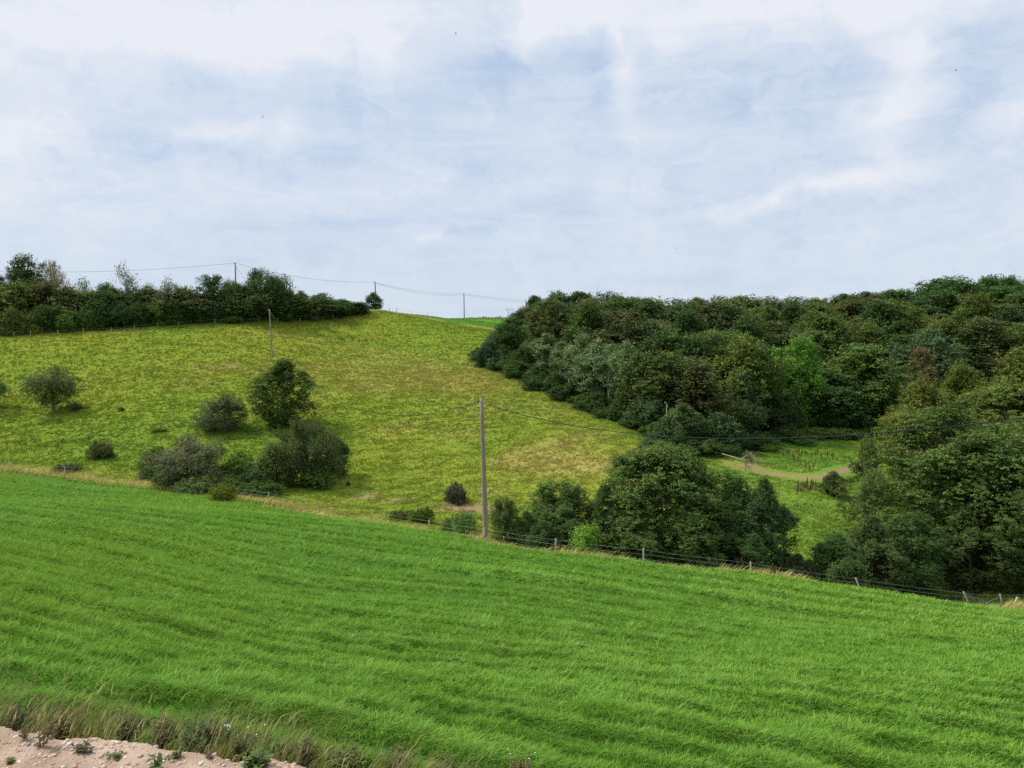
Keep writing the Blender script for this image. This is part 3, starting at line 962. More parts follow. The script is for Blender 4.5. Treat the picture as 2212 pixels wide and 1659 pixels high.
# far kinds (seen from beyond 90 m)
for k in range(3):
    VAR['oak%d' % k] = make_variant(10 + k, 12, 10, .12, 'round', 62, .13, 26, 11, .30)
    VAR['ash%d' % k] = make_variant(20 + k, 13, 9, .10, 'ovoid', 60, .12, 24, 12, .28, up=.4, spray=.3)
    VAR['shrub%d' % k] = make_variant(30 + k, 5, 7, .02, 'dome', 42, .15, 24, 12, .22, trunk_r=.09, fork=3, nbranch=8)
    VAR['thorn%d' % k] = make_variant(40 + k, 6, 6.5, .03, 'dome', 40, .14, 22, 12, .20, up=.8, spray=.9, trunk_r=.10, fork=2, nbranch=10)
VAR['wide'] = make_variant(77, 12, 13, .10, 'dome', 80, .10, 26, 11, .30, irr=.45)
VAR['poplar0'] = make_variant(50, 13, 5.5, .28, 'column', 32, .13, 20, 11, .24, up=.7, spray=.3, bark=M_BARK_PALE, trunk_r=.20, nbranch=24, trunk_top=.93, fill=1.38)
VAR['poplar1'] = make_variant(51, 13, 5.5, .34, 'column', 28, .13, 20, 11, .24, up=.7, spray=.3, bark=M_BARK_PALE, trunk_r=.20, nbranch=26, trunk_top=.93, fill=1.38)
VAR['feather'] = make_variant(55, 7, 6, .10, 'ovoid', 26, .13, 12, 9, .20, flat=.25, spray=1.2, trunk_r=.09, nbranch=20, trunk_top=.95, fill=1.2)
VAR['sparse'] = make_variant(56, 7, 6, .10, 'ovoid', 24, .13, 14, 9, .20, up=.9, spray=.9, trunk_r=.10, nbranch=22, trunk_top=.9, fill=1.2)
VAR['apple'] = make_variant(57, 7, 7.5, .24, 'spread', 58, .115, 22, 13, .15, droop=.9, spray=.8, trunk_r=.26, nbranch=30, trunk_top=.45)
VAR['lonetree'] = make_variant(58, 10, 9, .02, 'ovoid', 100, .10, 26, 14, .17, flat=.45, trunk_r=.22, nbranch=30, trunk_top=.85, fork=2)
VAR['hawthorn'] = make_variant(59, 6, 8, .03, 'dome', 60, .10, 26, 16, .13, spray=.6, trunk_r=.14, fork=3, nbranch=26)
VAR['hawthorn2'] = make_variant(60, 6, 8, .03, 'dome', 60, .10, 26, 16, .13, up=.5, spray=.8, trunk_r=.14, fork=3, nbranch=26)
VAR['bramble'] = make_variant(61, 2, 5, .0, 'dome', 40, .12, 20, 12, .14, trunk_r=.03, fork=3, nbranch=6)
# near kinds
VAR['maple0'] = make_variant(70, 11, 10, .04, 'dome', 120, .085, 34, 15, .135, flat=.5, trunk_r=.2, fork=3, nbranch=40, fill=1.4)
VAR['dome'] = make_variant(76, 11, 12, .02, 'dome', 190, .075, 34, 15, .14, flat=.5, trunk_r=.25, fork=3, nbranch=50, fill=1.4, irr=.3)
VAR['maple1'] = make_variant(71, 11, 10, .04, 'round', 120, .085, 34, 15, .135, flat=.5, trunk_r=.2, fork=2, nbranch=40, fill=1.4)
VAR['beech0'] = make_variant(72, 14, 11, .12, 'round', 150, .08, 34, 15, .145, flat=.4, trunk_r=.3, nbranch=60, fill=1.4)
VAR['beech1'] = make_variant(73, 14, 11, .10, 'ovoid', 150, .08, 34, 15, .145, flat=.4, trunk_r=.3, nbranch=60, fill=1.4)
VAR['hazel'] = make_variant(74, 3, 3.4, .03, 'dome', 34, .12, 20, 12, .12, up=.8, spray=.8, trunk_r=.04, fork=3, nbranch=20)
VAR['overhang'] = make_variant(75, 9, 8, .10, 'ovoid', 60, .085, 20, 12, .13, flat=.4, trunk_r=.14, nbranch=50, trunk_top=.85, fill=1.2)
# bare kinds
VAR['bare'] = make_bare(80, 10, 7, .16, 4)
VAR['bare_twiggy'] = make_bare(81, 8, 7, .12, 4, .6, .5)

counts = {}
PLACED = []


def place(kind, u, top, D=None, base=None, wpx=None, color=(.06, .09, .03), label='', name='tree', cat='tree', group=None, rot=None, minh=1.0, bark=None, lean=0, cat_part='crown', sink=.15):
    if base is not None:
        p, D = hit(u, base)
    else:
        q_ = at(u, 700, D)
        p = np.array([q_[0], q_[1], float(height(q_[0], q_[1]))])
    ztop = at(u, top, D)[2]
    H = max(minh, ztop - p[2])
    v = VAR[kind]
    W = wpx / F_PX * D if wpx else v['W'] * H / v['H']
    root = bpy.data.objects.new(name, None)
    root.empty_display_size = .5
    sc.collection.objects.link(root)
    root.location = (p[0], p[1], p[2] - sink)
    root.rotation_euler = (0, lean, random.uniform(0, 6.28) if rot is None else rot)
    root.scale = (W / v['W'], W / v['W'], H / v['H'])
    root['label'] = label; root['category'] = cat
    if group: root['group'] = group
    if color not in INLINE_OK: color = (color[0] * 1.14, color[1] * 1.42, color[2] * 1.2)
    if v['crown'] is not None:
        c = bpy.data.objects.new('crown' if cat == 'tree' else 'foliage', v['crown']); sc.collection.objects.link(c); c.parent = root
        c.color = (*color, 1)
    t = bpy.data.objects.new('trunk' if cat == 'tree' else 'stem', v['trunk']); sc.collection.objects.link(t); t.parent = root
    PLACED.append((name, u, D, round(H, 1), round(W, 1)))
    return root


random.seed(7)
INLINE_OK = set()
DK = (.050, .095, .022); DG = (.062, .120, .024); MG = (.088, .155, .026); OL = (.098, .144, .028); YO = (.165, .190, .026)
BR = (.098, .118, .036); GG = (.115, .165, .055); BG = (.105, .195, .030); BB = (.046, .096, .028); RB = (.17, .120, .045)
INLINE_OK.update([DK, DG, MG, OL, YO, BR, GG, BG, BB, RB])


def jit(c, s=.12):
    k = random.uniform(1 - s, 1 + s); t = random.uniform(-.06, .06)
    c = (c[0] * k * (1 + t), c[1] * k, c[2] * k * (1 - t)); INLINE_OK.add(c)
    return c


ORD = ['first', 'second', 'third', 'fourth', 'fifth', 'sixth', 'seventh', 'eighth', 'ninth', 'tenth', 'eleventh', 'twelfth', 'thirteenth', 'fourteenth', 'fifteenth', 'sixteenth', 'seventeenth', 'eighteenth',
       'nineteenth', 'twentieth', 'twenty-first', 'twenty-second', 'twenty-third', 'twenty-fourth', 'twenty-fifth', 'twenty-sixth', 'twenty-seventh', 'twenty-eighth', 'twenty-ninth', 'thirtieth']


# ------------------------------------------------------------------ hedge on the left skyline
HG = 'trees and shrubs of the hilltop hedge'
hedge_back = [
    ('oak0', -8, 590, 168, 90, OL, 'olive tree cut by the left photo edge at the hedge end'),
    ('oak1', 62, 549, 172, 74, DK, 'tall dark round tree, highest at the left end of the hedge'),
    ('bare_twiggy', 112, 557, 168, 62, None, 'thin reddish brown twiggy tree right of the tall dark hedge tree'),
    ('sparse', 122, 566, 170, 56, RB, 'russet leafed half bare tree beside the tall dark hedge tree'),
    ('sparse', 182, 596, 168, 64, MG, 'loose leaved sapling on the hedge left of the feathery tree'),
    ('shrub0', 226, 612, 170, 76, DG, 'dark flat-topped shrub on the hedge skyline just left of the feathery tree'),
    ('feather', 277, 574, 166, 66, GG, 'airy feathery tree with layered branches seen against the sky'),
    ('thorn0', 322, 618, 168, 52, MG, 'low wispy shrub on the skyline right of the feathery tree'),
    ('sparse', 366, 596, 166, 60, GG, 'pointed sparse grey green sapling rising midway along the hedge'),
    ('shrub1', 398, 624, 170, 84, BR, 'brownish rounded shrub on the hedge skyline left of the dark round tree'),
    ('oak2', 458, 592, 168, 62, DG, 'small dark round-headed tree on the hedge left of the tallest pole'),
    ('thorn1', 498, 606, 176, 50, MG, 'green shrub hiding the foot of the hilltop pole'),
    ('hawthorn2', 566, 580, 172, 128, DK, 'large dark spiky hawthorn rising right of the hilltop pole'),
    ('thorn2', 606, 600, 176, 64, DK, 'dark shoulder shrub on the right flank of the large hawthorn'),
    ('ash1', 652, 627, 180, 44, GG, 'pale green small treetop peeking over the hedge right of the hawthorn'),
    ('shrub2', 694, 632, 182, 66, DG, 'dark green rounded shrub on the hedge, left of the last low ones'),
    ('shrub0', 742, 645, 186, 60, MG, 'mid green shrub second from the right end of the hedge'),
]
for kind, u, top, D, w, col, lab in hedge_back:
    tree_ = kind[:3] in ('oak', 'bar', 'spa', 'fea', 'ash')
    r_ = place(kind, u, top, D=D, wpx=w, color=col or OL, label=lab, name='hedge_tree' if tree_ else 'hedge_shrub', cat='tree' if tree_ else 'shrub', group=HG)
    if kind == 'bare_twiggy':
        for ch in r_.children: ch.name = 'branches'

# middle tier of the hedge
mid = [(-10, 622, 160, 90, OL), (42, 616, 161, 92, OL), (98, 612, 162, 96, BR), (150, 622, 163, 80, BR), (196, 632, 163, 84, DG), (246, 624, 165, 90, DK), (300, 626, 166, 86, DG), (342, 628, 166, 80, BR),
       (392, 624, 166, 90, BR), (440, 634, 168, 80, BR), (486, 640, 170, 70, DG), (530, 620, 170, 86, DK), (580, 622, 172, 90, DK), (622, 630, 174, 70, DG), (664, 640, 177, 70, BR), (708, 646, 181, 66, DG), (752, 652, 185, 60, DG), (778, 655, 187, 40, DK)]
for i, (u, top, D, w, col) in enumerate(mid):
    cn = {OL: 'olive', BR: 'brownish', DG: 'dark green', DK: 'very dark'}[col]
    place(['thorn%d', 'shrub%d', 'thorn%d', 'shrub%d'][i % 4] % (i % 3), u, top + random.uniform(-3, 3), D=D, wpx=w * 1.45, color=jit(col), name='hedge_shrub', cat='shrub', group=HG,
          label='%s shrub in the hilltop hedge middle tier, %s from its left end' % (cn, ORD[i]))
fr = [(-12, 722, 674), (28, 721, 668), (64, 719, 676), (104, 717, 662), (146, 715, 668), (186, 713, 664), (226, 711, 658), (266, 708, 656), (308, 706, 660), (350, 702, 656), (390, 700, 654), (430, 698, 656),
      (470, 695, 656), (510, 693, 658), (548, 691, 654), (586, 689, 656), (626, 686, 655), (664, 684, 654), (704, 681, 656), (740, 678, 657), (770, 675, 659)]
for i, (u, b, top) in enumerate(fr):
    col = [DG, DK, BB, DG, MG][i % 5] if i > 2 else OL
    place(['bramble', 'shrub1', 'bramble', 'thorn2', 'shrub2'][i % 5], u, top + random.uniform(-4, 3), base=b - 1, wpx=random.uniform(54, 70), color=jit(col), name='hedge_bush', cat='bush', group=HG,
          label='low dark bush at the pasture foot of the hilltop hedge, %s from the left' % ORD[i])
for i, (u, b, top, w, col) in enumerate([(20, 722, 700, 60, OL), (72, 720, 697, 40, YO), (8, 700, 640, 90, BR), (60, 700, 640, 90, BR), (500, 697, 680, 44, MG), (300, 700, 668, 60, GG)]):
    place('bramble', u, top, base=b, wpx=w, color=jit(col), name='hedge_bush', cat='bush', group=HG,
          label=['small olive bush at the foot of the hedge, nearest the left edge', 'small yellowish bush at the hedge foot, left of its fence posts', 'brown bramble mound at the far left of the hedge',
                 'brown bramble mound under the tall dark hedge tree', 'small fresh green bush at the hedge foot under the hilltop pole', 'grey green bush mid hedge below the feathery tree'][i])
place('ash2', 808, 631, D=196, wpx=44, color=DG, label='small lone round tree on the crest at the foot of a pole', name='crest_tree', cat='tree')

# ------------------------------------------------------------------ single trees and bushes on the hillside
place('apple', 116, 787, base=888, wpx=104, color=(.098, .098, .040), label='old gnarled apple tree with drooping crown alone on the left slope', name='apple_tree', cat='tree', rot=.6)
place('apple', -26, 806, base=882, wpx=70, color=(.07, .10, .035), label='drooping tree almost wholly cut off by the left photo edge', name='apple_tree', cat='tree', rot=3.1)
place('lonetree', 614, 772, base=919, wpx=146, color=(.080, .100, .024), label='tall dark leafy tree standing alone mid slope, largest on the hillside', name='hillside_tree', cat='tree', rot=1.2)
place('hawthorn', 486, 849, base=926, wpx=118, color=(.084, .088, .042), label='grey green rounded hawthorn left of the tall hillside tree', name='hawthorn', cat='shrub', rot=.3)
place('hawthorn2', 412, 938, base=1052, wpx=178, color=(.118, .110, .058), label='wide grey hawthorn with dead branches near the fence at left', name='hawthorn', cat='shrub', rot=2.2)
place('hawthorn2', 662, 900, base=1046, wpx=150, color=(.074, .078, .030), label='big dark hawthorn below the tall hillside tree, just above the fence', name='hawthorn', cat='shrub', rot=4.0)
place('hawthorn', 732, 940, base=1026, wpx=64, color=(.060, .080, .040), label='dark shrub joined to the right side of the big hawthorn', name='hawthorn', cat='shrub', rot=1)
place('shrub0', 596, 958, base=1050, wpx=92, color=(.095, .110, .036), label='olive shrub on the left flank of the big dark hawthorn', name='slope_shrub', cat='shrub')
place('shrub1', 690, 985, base=1052, wpx=80, color=(.080, .110, .032), label='olive shrub at the front foot of the big dark hawthorn', name='slope_shrub', cat='shrub')
for (u, b, top, w, c, lab) in [
    (520, 1035, 978, 110, MG, 'nettly green bramble mound between the two hawthorns'),
    (556, 1048, 1006, 90, BB, 'dark bramble mound below the gap between the hawthorns'),
    (500, 1066, 1024, 80, DG, 'dark green bramble close to the fence under the wide grey hawthorn'),
    (560, 1070, 1036, 100, DG, 'dark green bramble close to the fence left of the first tall post'),
    (338, 1012, 962, 70, OL, 'small olive bush at the left side of the wide grey hawthorn'),
    (360, 1050, 1012, 70, GG, 'grey green bramble in front of the wide hawthorn, left part'),
    (424, 1070, 1030, 96, GG, 'grey green bramble at the fence in front of the wide hawthorn'),
    (484, 1078, 1042, 56, YO, 'yellow green bush at the fence between the hawthorns'),
    (318, 1032, 1004, 50, MG, 'low green bramble left of the wide hawthorn'),
    (218, 988, 950, 54, BR, 'small round brownish bush alone at the foot of the slope'),
    (142, 1018, 998, 60, BR, 'small brown thicket at the fence by the left field edge'),
    (985, 1083, 1040, 60, (.075, .062, .045), 'small dark brown cupped bush alone left of the near pole'),
    (262, 887, 877, 16, BR, 'tiny brown bush alone right of the old apple tree'),
    (164, 886, 868, 30, BR, 'dead twiggy tangle beside the old apple tree'),
    (752, 1048, 1040, 12, DG, 'tiny dark bush right of the big hawthorn'),
    (860, 1122, 1098, 50, OL, 'low olive bush at the fence left of the brown bare bank'),
    (912, 1128, 1092, 54, OL, 'low olive bush at the fence under the brown bare bank'),
    (345, 930, 922, 36, YO, 'low yellowish tussock bush left of the hillside hawthorn')]:
    place('bramble' if w > 40 else 'shrub2', u, top, base=b, wpx=w, color=c, label=lab, name='bramble_bush', cat='bush', minh=.6)
place('bare_twiggy', 436, 985, base=1048, wpx=70, label='leafless pale branches inside the wide grey hawthorn', name='dead_branches', cat='branches', rot=1)
VAR['hazel2'] = VAR['hazel']
place('hazel', 1000, 1112, D=61, wpx=74, color=(.105, .150, .040), label='light green bush just left of the near pole foot', name='fence_bush', cat='bush')
place('hazel', 968, 1122, D=63, wpx=50, color=(.085, .12, .035), label='small green bush second left of the near pole', name='fence_bush', cat='bush')

# ------------------------------------------------------------------ trees right behind the fence
FG = 'trees growing behind the field fence'
for kind, u, top, D, w, col, lab in [
    ('dome', 1430, 960, 61, 345, (.086, .112, .030), 'broad dome shaped tree, largest of the clump right of the near pole'),
    ('maple1', 1205, 1040, 60, 172, (.072, .102, .030), 'dark round tree midway between the near pole and the dome tree'),
    ('maple0', 1310, 1050, 59, 120, (.064, .092, .030), 'darker tree filling the left flank of the dome tree'),
    ('maple1', 1086, 1076, 58, 74, (.088, .105, .036), 'small tree directly right of the near pole'),
    ('maple0', 1138, 1108, 58, 76, (.068, .096, .036), 'small dark tree between pole side tree and round tree'),
    ('maple1', 1560, 1018, 62, 180, (.066, .100, .030), 'green tree on the right shoulder of the dome tree'),
    ('maple0', 1660, 1036, 60, 150, (.052, .082, .032), 'dark tree at the right end of the middle clump'),
    ('maple0', 1610, 1110, 58, 150, (.060, .090, .030), 'lower dark green tree in front at the clump right end'),
    ('maple1', 1500, 1110, 57.5, 170, (.078, .108, .030), 'lower olive tree in front of the dome tree, right half'),
    ('maple1', 1370, 1120, 57, 150, (.080, .106, .032), 'lower olive tree in front of the dome tree, left half'),
    ('maple1', 1236, 1128, 57, 110, (.060, .090, .030), 'low dark growth behind the bright green sapling'),
    ('maple0', 1175, 1130, 56.5, 90, (.066, .092, .034), 'low dark bush behind the second fence post past the pole'),
    ('beech1', 2215, 735, 80, 300, (.105, .112, .026), 'tall golden olive tree at the right edge behind the big beech'),
    ('beech0', 2120, 866, 66, 360, (.086, .112, .030), 'huge leafy beech filling the right side behind the fence'),
    ('beech1', 1990, 812, 78, 210, (.122, .122, .026), 'golden green tree leaning out left of the big beech'),
    ('beech0', 2250, 960, 61, 220, (.080, .100, .032), 'dark leafy tree at the right edge in front of the beech'),
    ('beech1', 2086, 778, 88, 150, (.116, .124, .028), 'yellow green treetop between golden tree and right edge tree'),
    ('overhang', 1880, 938, 70, 130, (.086, .095, .028), 'thin branching tree with grass showing through, left of the beech'),
    ('overhang', 1905, 1010, 64, 170, (.082, .108, .030), 'loose spreading tree low at the left side of the beech'),
    ('maple1', 1820, 1158, 59, 120, (.056, .096, .030), 'dark fresh green shrub at the left foot of the beech'),
    ('maple0', 1900, 1120, 59, 150, (.075, .095, .034), 'brownish green shrub under the beech left side'),
    ('maple0', 1740, 1205, 58, 90, (.062, .074, .034), 'low brown green shrub right of the middle clump'),
    ('maple1', 1990, 1110, 60, 170, (.062, .092, .030), 'dark green undergrowth beneath the middle of the beech'),
    ('maple0', 2120, 1090, 62, 190, (.070, .088, .030), 'dark undergrowth beneath the right half of the beech'),
    ('maple1', 1812, 1020, 80, 56, (.078, .085, .032), 'small brown bush at the end of the dirt path')]:
    nm = 'shrub' if ('shrub' in lab or 'bush' in lab or 'growth' in lab) else 'tree'
    place(kind, u, top, D=D, wpx=w, color=col, label=lab, name='fence_' + nm, cat=nm, group=FG)
place('hazel', 1265, 1138, D=54.5, wpx=78, color=(.15, .22, .03), label='bright fresh green sapling bush in front of the dark clump', name='fence_bush', cat='bush')
place('hazel', 1850, 1215, D=55.5, wpx=90, color=(.055, .078, .026), label='low dark bush behind the leaning fence post', name='fence_bush', cat='bush')

# ------------------------------------------------------------------ wood
WG = 'trees of the wood on the right'
SKY_U = [1030, 1060, 1090, 1110, 1150, 1190, 1220, 1270, 1330, 1400, 1450, 1500, 1560, 1600, 1650, 1700, 1760, 1800, 1850, 1900, 1940, 1980, 2050, 2100, 2150, 2212, 2400]
SKY_V = [772, 730, 690, 662, 642, 634, 629, 634, 631, 640, 638, 642, 632, 630, 640, 644, 638, 632, 628, 626, 630, 612, 600, 604, 597, 606, 600]
EDGE = [(1032, 780), (1066, 800), (1100, 818), (1150, 842), (1200, 868), (1250, 888), (1300, 908), (1350, 930), (1400, 952), (1440, 970), (1480, 985), (1520, 988), (1560, 985), (1600, 974)]
special = [
    ('bare', 1192, 648, 176, 84, None, 'pale pinkish bare crown among the wood treetops at its left', WG),
    ('bare', 1642, 696, 150, 70, None, 'bare topped tree with pale twigs in the upper wood', WG),
    ('oak1', 1726, 722, 118, 104, (.105, .185, .030), 'bright green conical tree standing out mid wood', WG),
    ('oak2', 1855, 742, 122, 190, (.085, .110, .028), 'big dark green tree with yellowish top above the valley floor', WG),
    ('oak0', 1800, 800, 119, 150, (.060, .095, .030), 'dark leafy tree between the bright green and the big yellowish tree', WG),
    ('oak2', 1930, 790, 120, 120, (.058, .088, .030), 'very dark tree standing at the right rear of the valley floor', WG),
    ('ash1', 1995, 752, 128, 110, (.118, .085, .038), 'reddish brown copper tree on the right of the wood', WG),
    ('oak0', 1540, 712, 124, 110, (.120, .135, .030), 'yellow green treetop high in the middle of the wood', WG),
    ('oak1', 1640, 742, 118, 96, (.075, .078, .040), 'dull brown green tree left of the bright green tree', WG),
    ('ash0', 1610, 800, 108, 100, (.066, .088, .040), 'grey green tree at the wood edge left of the dull brown one', WG),
    ('oak2', 1690, 850, 114, 84, (.062, .085, .034), 'dark tree below the bright green one at the valley floor', WG),
    ('oak0', 1410, 700, 128, 150, (.064, .100, .034), 'large green crown right of the pale trunked group', WG),
    ('oak1', 1480, 770, 110, 130, (.062, .094, .030), 'dark green crown in the wood above the pale snag', WG),
    ('shrub1', 1400, 846, 104, 100, (.060, .085, .036), 'dark shrubby tree at wood edge right of the pale trunks', WG),
    ('ash2', 1478, 872, 97, 90, (.078, .108, .040), 'greenish small tree beside the pale broken snag', WG),
    ('shrub1', 1446, 903, 92, 74, (.062, .090, .034), 'dark bush wrapped round the foot of the pale broken snag', WG),
    ('shrub0', 1420, 936, 91, 84, (.056, .080, .032), 'dark bush on the wood edge behind the dome tree', WG),
    ('shrub2', 1560, 892, 98, 110, (.050, .080, .032), 'dark bushy tree over the fallen dead branch', WG),
    ('oak1', 2050, 598, 200, 140, (.060, .105, .036), 'big round tree on the skyline with light under its crown', WG),
    ('oak2', 2155, 594, 198, 110, (.060, .105, .036), 'round skyline tree rightmost but one, taller than its neighbours', WG),
    ('oak0', 2225, 602, 198, 70, (.058, .09, .036), 'skyline tree cut by the right photo edge', WG),
    ('shrub0', 1058, 735, 152, 70, (.038, .066, .034), 'dark rounded bush forming the left tip of the wood', WG),
    ('oak1', 1098, 694, 186, 62, (.046, .074, .032), 'dark tree at the far left corner of the wood below the mast', WG),
    ('shrub1', 1078, 716, 170, 60, (.044, .072, .034), 'dark bush between the left tip of the wood and its corner tree', WG),
    ('shrub2', 1040, 752, 152, 36, (.036, .062, .034), 'lowest dark bush at the very left tip of the wood', WG),
]
for i, (kind, u, top, D, w, col, lab, g) in enumerate(special):
    r_ = place(kind, u, top, D=D, wpx=w, color=col or OL, label=lab, name='woodland_tree', cat='tree', group=g)
    if kind == 'bare':
        for ch in r_.children: ch.name = 'branches'
# pale trunked poplars
for i, (u, base, top, w) in enumerate([(1178, 838, 724, 60), (1212, 842, 742, 44), (1232, 846, 748, 40), (1258, 866, 726, 66), (1290, 880, 736, 64), (1322, 884, 748, 58), (1352, 888, 742, 60), (1375, 890, 770, 50), (1272, 872, 760, 60)]):
    place('poplar%d' % (i % 2), u, top - 4, D=[139, 133, 130, 124, 119, 115, 111, 109, 121][i] - 1, wpx=w * 1.3, color=jit((.165, .235, .095), .05), name='poplar', cat='tree', group='pale trunked poplars at the wood edge',
          label='slender pale trunked poplar at the wood edge, %s from the left' % ORD[[0, 1, 2, 3, 5, 6, 7, 8, 4][i]])
# edge scrub
for i, (u, b) in enumerate(EDGE):
    c = jit([DK, BB, DG][i % 3])
    r_ = place(['bramble', 'shrub0', 'shrub2'][i % 3], u + 14, b - 30 - (i % 3) * 6, base=b - 4, wpx=random.uniform(62, 84), color=c, name='woodland_bush', cat='bush', group='bushes along the wood front edge',
               label='dark bush along the sloping wood edge, %s from the left tip' % ORD[i])
for i, (u, top, D, w) in enumerate([(1090, 742, 152, 60), (1128, 752, 146, 60), (1110, 770, 144, 60), (1160, 790, 136, 60), (1200, 806, 129, 60), (1240, 822, 123, 60), (1300, 846, 112, 60), (1340, 862, 108, 60)]):
    place('shrub%d' % (i % 3), u, top, D=D, wpx=w + 10, color=jit(DK), name='woodland_bush', cat='bush', group='bushes along the wood front edge',
          label='dark thicket just inside the wood edge, %s from the left' % ORD[i])
for i, (u, b, top, w, c) in enumerate([(1640, 966, 930, 80, DG), (1700, 952, 918, 90, DK), (1760, 946, 920, 80, MG), (1820, 948, 922, 80, DK), (1880, 946, 920, 70, DG), (1730, 958, 940, 70, (.06, .12, .03)), (1660, 975, 956, 50, MG)]):
    place('bramble', u, top, base=b, wpx=w, color=c, name='woodland_bush', cat='bush', group='undergrowth behind the valley floor',
          label='%s undergrowth mound at the back of the valley floor, %s from left' % ({DG: 'dark green', DK: 'very dark', MG: 'mid green'}.get(c, 'fresh green'), ORD[[0, 2, 4, 5, 6, 3, 1][i]]))
# filling tiers: depth behind the front edge, crown height
tiers = [('lower', 10, 12.0, 92), ('middle', 24, 12.5, 88), ('upper', 42, 13.0, 78), ('rear', 62, 13.5, 70), ('skyline', 84, 14, 58)]
cols = [DK, DG, OL, (.074, .130, .034), BR, (.088, .140, .030), (.066, .120, .030), (.100, .142, .032), (.088, .112, .040), (.082, .130, .048)]
ci = 0
for name_, dd, hh, step in tiers:
    us = []
    u = {'lower': 1096, 'middle': 1104, 'upper': 1120, 'rear': 1140, 'skyline': 1156}[name_]
    while u < 2260:
        us.append(u); u += step * random.uniform(.75, 1.1)
    for i, u in enumerate(us):
        if name_ == 'lower' and (1620 < u < 1980 or u > 2050 or 1140 < u < 1392): continue
        e = np.interp(u, [1032, 1100, 1200, 1300, 1400, 1480, 1560, 1640, 1740, 1900, 2300], [160, 140, 122, 108, 99, 96, 98, 112, 124, 126, 128])
        D = e + dd + random.uniform(-4, 4)
        q_ = at(u, 700, D); zg = float(height(q_[0], q_[1]))
        sky = np.interp(u, SKY_U, SKY_V)
        H = hh * random.uniform(.85, 1.2)
        top = 700 - (zg + H - CZ) / D * F_PX
        if name_ == 'skyline':
            top = sky + random.uniform(-3, 10)
        elif name_ == 'rear':
            top = max(top, sky + random.uniform(6, 22)); top = min(top, sky + 34)
        else:
            top = max(top, sky + 14)
        if 1120 < u < 1390 and name_ == 'lower': top = max(top, 752)
        c = cols[(ci * 7 + ci // 3) % len(cols)]; ci += 1
        cn = 'dark' if c in (DK, DG) else 'olive' if c in (OL, cols[7]) else 'brownish' if c in (BR, cols[8]) else 'green'
        wcap = 66 if i == 0 else 118 if i == 1 else 999
        kind = random.choice(['oak0', 'oak1', 'oak2', 'ash0', 'ash1', 'ash2'] if name_ not in ('skyline', 'rear') else ['oak0', 'oak1', 'oak2', 'wide', 'wide'])
        place(kind, u, top, D=D, wpx=min(wcap, step * (random.uniform(1.3, 2.1) if name_ not in ('skyline', 'rear') else random.uniform(1.7, 2.6))), color=jit(c), name='woodland_tree', cat='tree', group=WG,
              label='%s tree in the %s tier of the wood, %s from the left' % (cn, name_, ORD[i]), minh=4)

# dead wood
def tagged(name, me, mat, label, cat, group=None, loc=None):
    o = link(name, me, mat, label=label, category=cat, group=group)
    if loc is not None: o.location = loc
    return o


rg = np.random.RandomState(5)
p, d = hit(1450, 960)
D_ = 93.5; a = at(1441, 905, D_); b = at(1441, 874, D_); c = at(1470, 915, D_ + .6)
T = [(bend([a[0], a[1], float(height(a[0], a[1]))], a, rg, 4, .02), [.05, .05, .05, .05], 7), (bend(a, b, rg, 5, .05), np.linspace(.07, .045, 5), 6),
     (bend(a, at(1450, 925, D_ - .5), rg, 5, .06), np.linspace(.05, .03, 5), 5), (bend(at(1448, 915, D_ - .6), at(1462, 895, D_ - .8), rg, 5, .1), np.linspace(.05, .03, 5), 5),
     (bend(at(1462, 912, D_ - .8), at(1476, 926, D_ - 1), rg, 5, .1), np.linspace(.05, .03, 5), 5), (bend(b, at(1435, 868, D_), rg, 3, .1), [.07, .05, .02], 5)]
tagged('broken_snag', tubes_mesh('broken_snag', T), M_DEAD, 'pale broken dead trunk standing in the wood edge scrub', 'dead tree')
T = []
base_ = at(1560, 980, 92); tip_ = at(1600, 992, 88.5)
T.append((bend(base_, tip_, rg, 5, .04), np.linspace(.045, .04, 5), 6))
for k in range(12):
    ang = rg.uniform(-1.0, .8)
    dr = np.array([math.cos(ang), -.3, math.sin(ang) * .75 + .05])
    limbs(rg, tip_, dr, .8, .035, 3, T, .28, -.08, (2, 4), .010)
tagged('fallen_branch', tubes_mesh('fallen_branch', T), M_DEAD, 'fallen bleached branch with fanned twigs beside the dirt path', 'dead branch')

# brown seeding docks
def dock_mesh(rg, h=1.0, n=5):
    T = []
    for k in range(n):
        x, y = rg.normal(0, .12, 2); hh = h * rg.uniform(.6, 1.1)
        top = np.array([x + rg.normal(0, .08), y + rg.normal(0, .08), hh])
        T.append((bend([x, y, -.1], top, rg, 4, .03), [.012, .012, .012, .01], 4))
        T.append((bend([x, y, hh * .35], top, rg, 6, .02), np.array([.012, .03, .04, .03, .025, .01]) * rg.uniform(.8, 1.3), 5))
    return tubes_mesh('dock_plant', T)


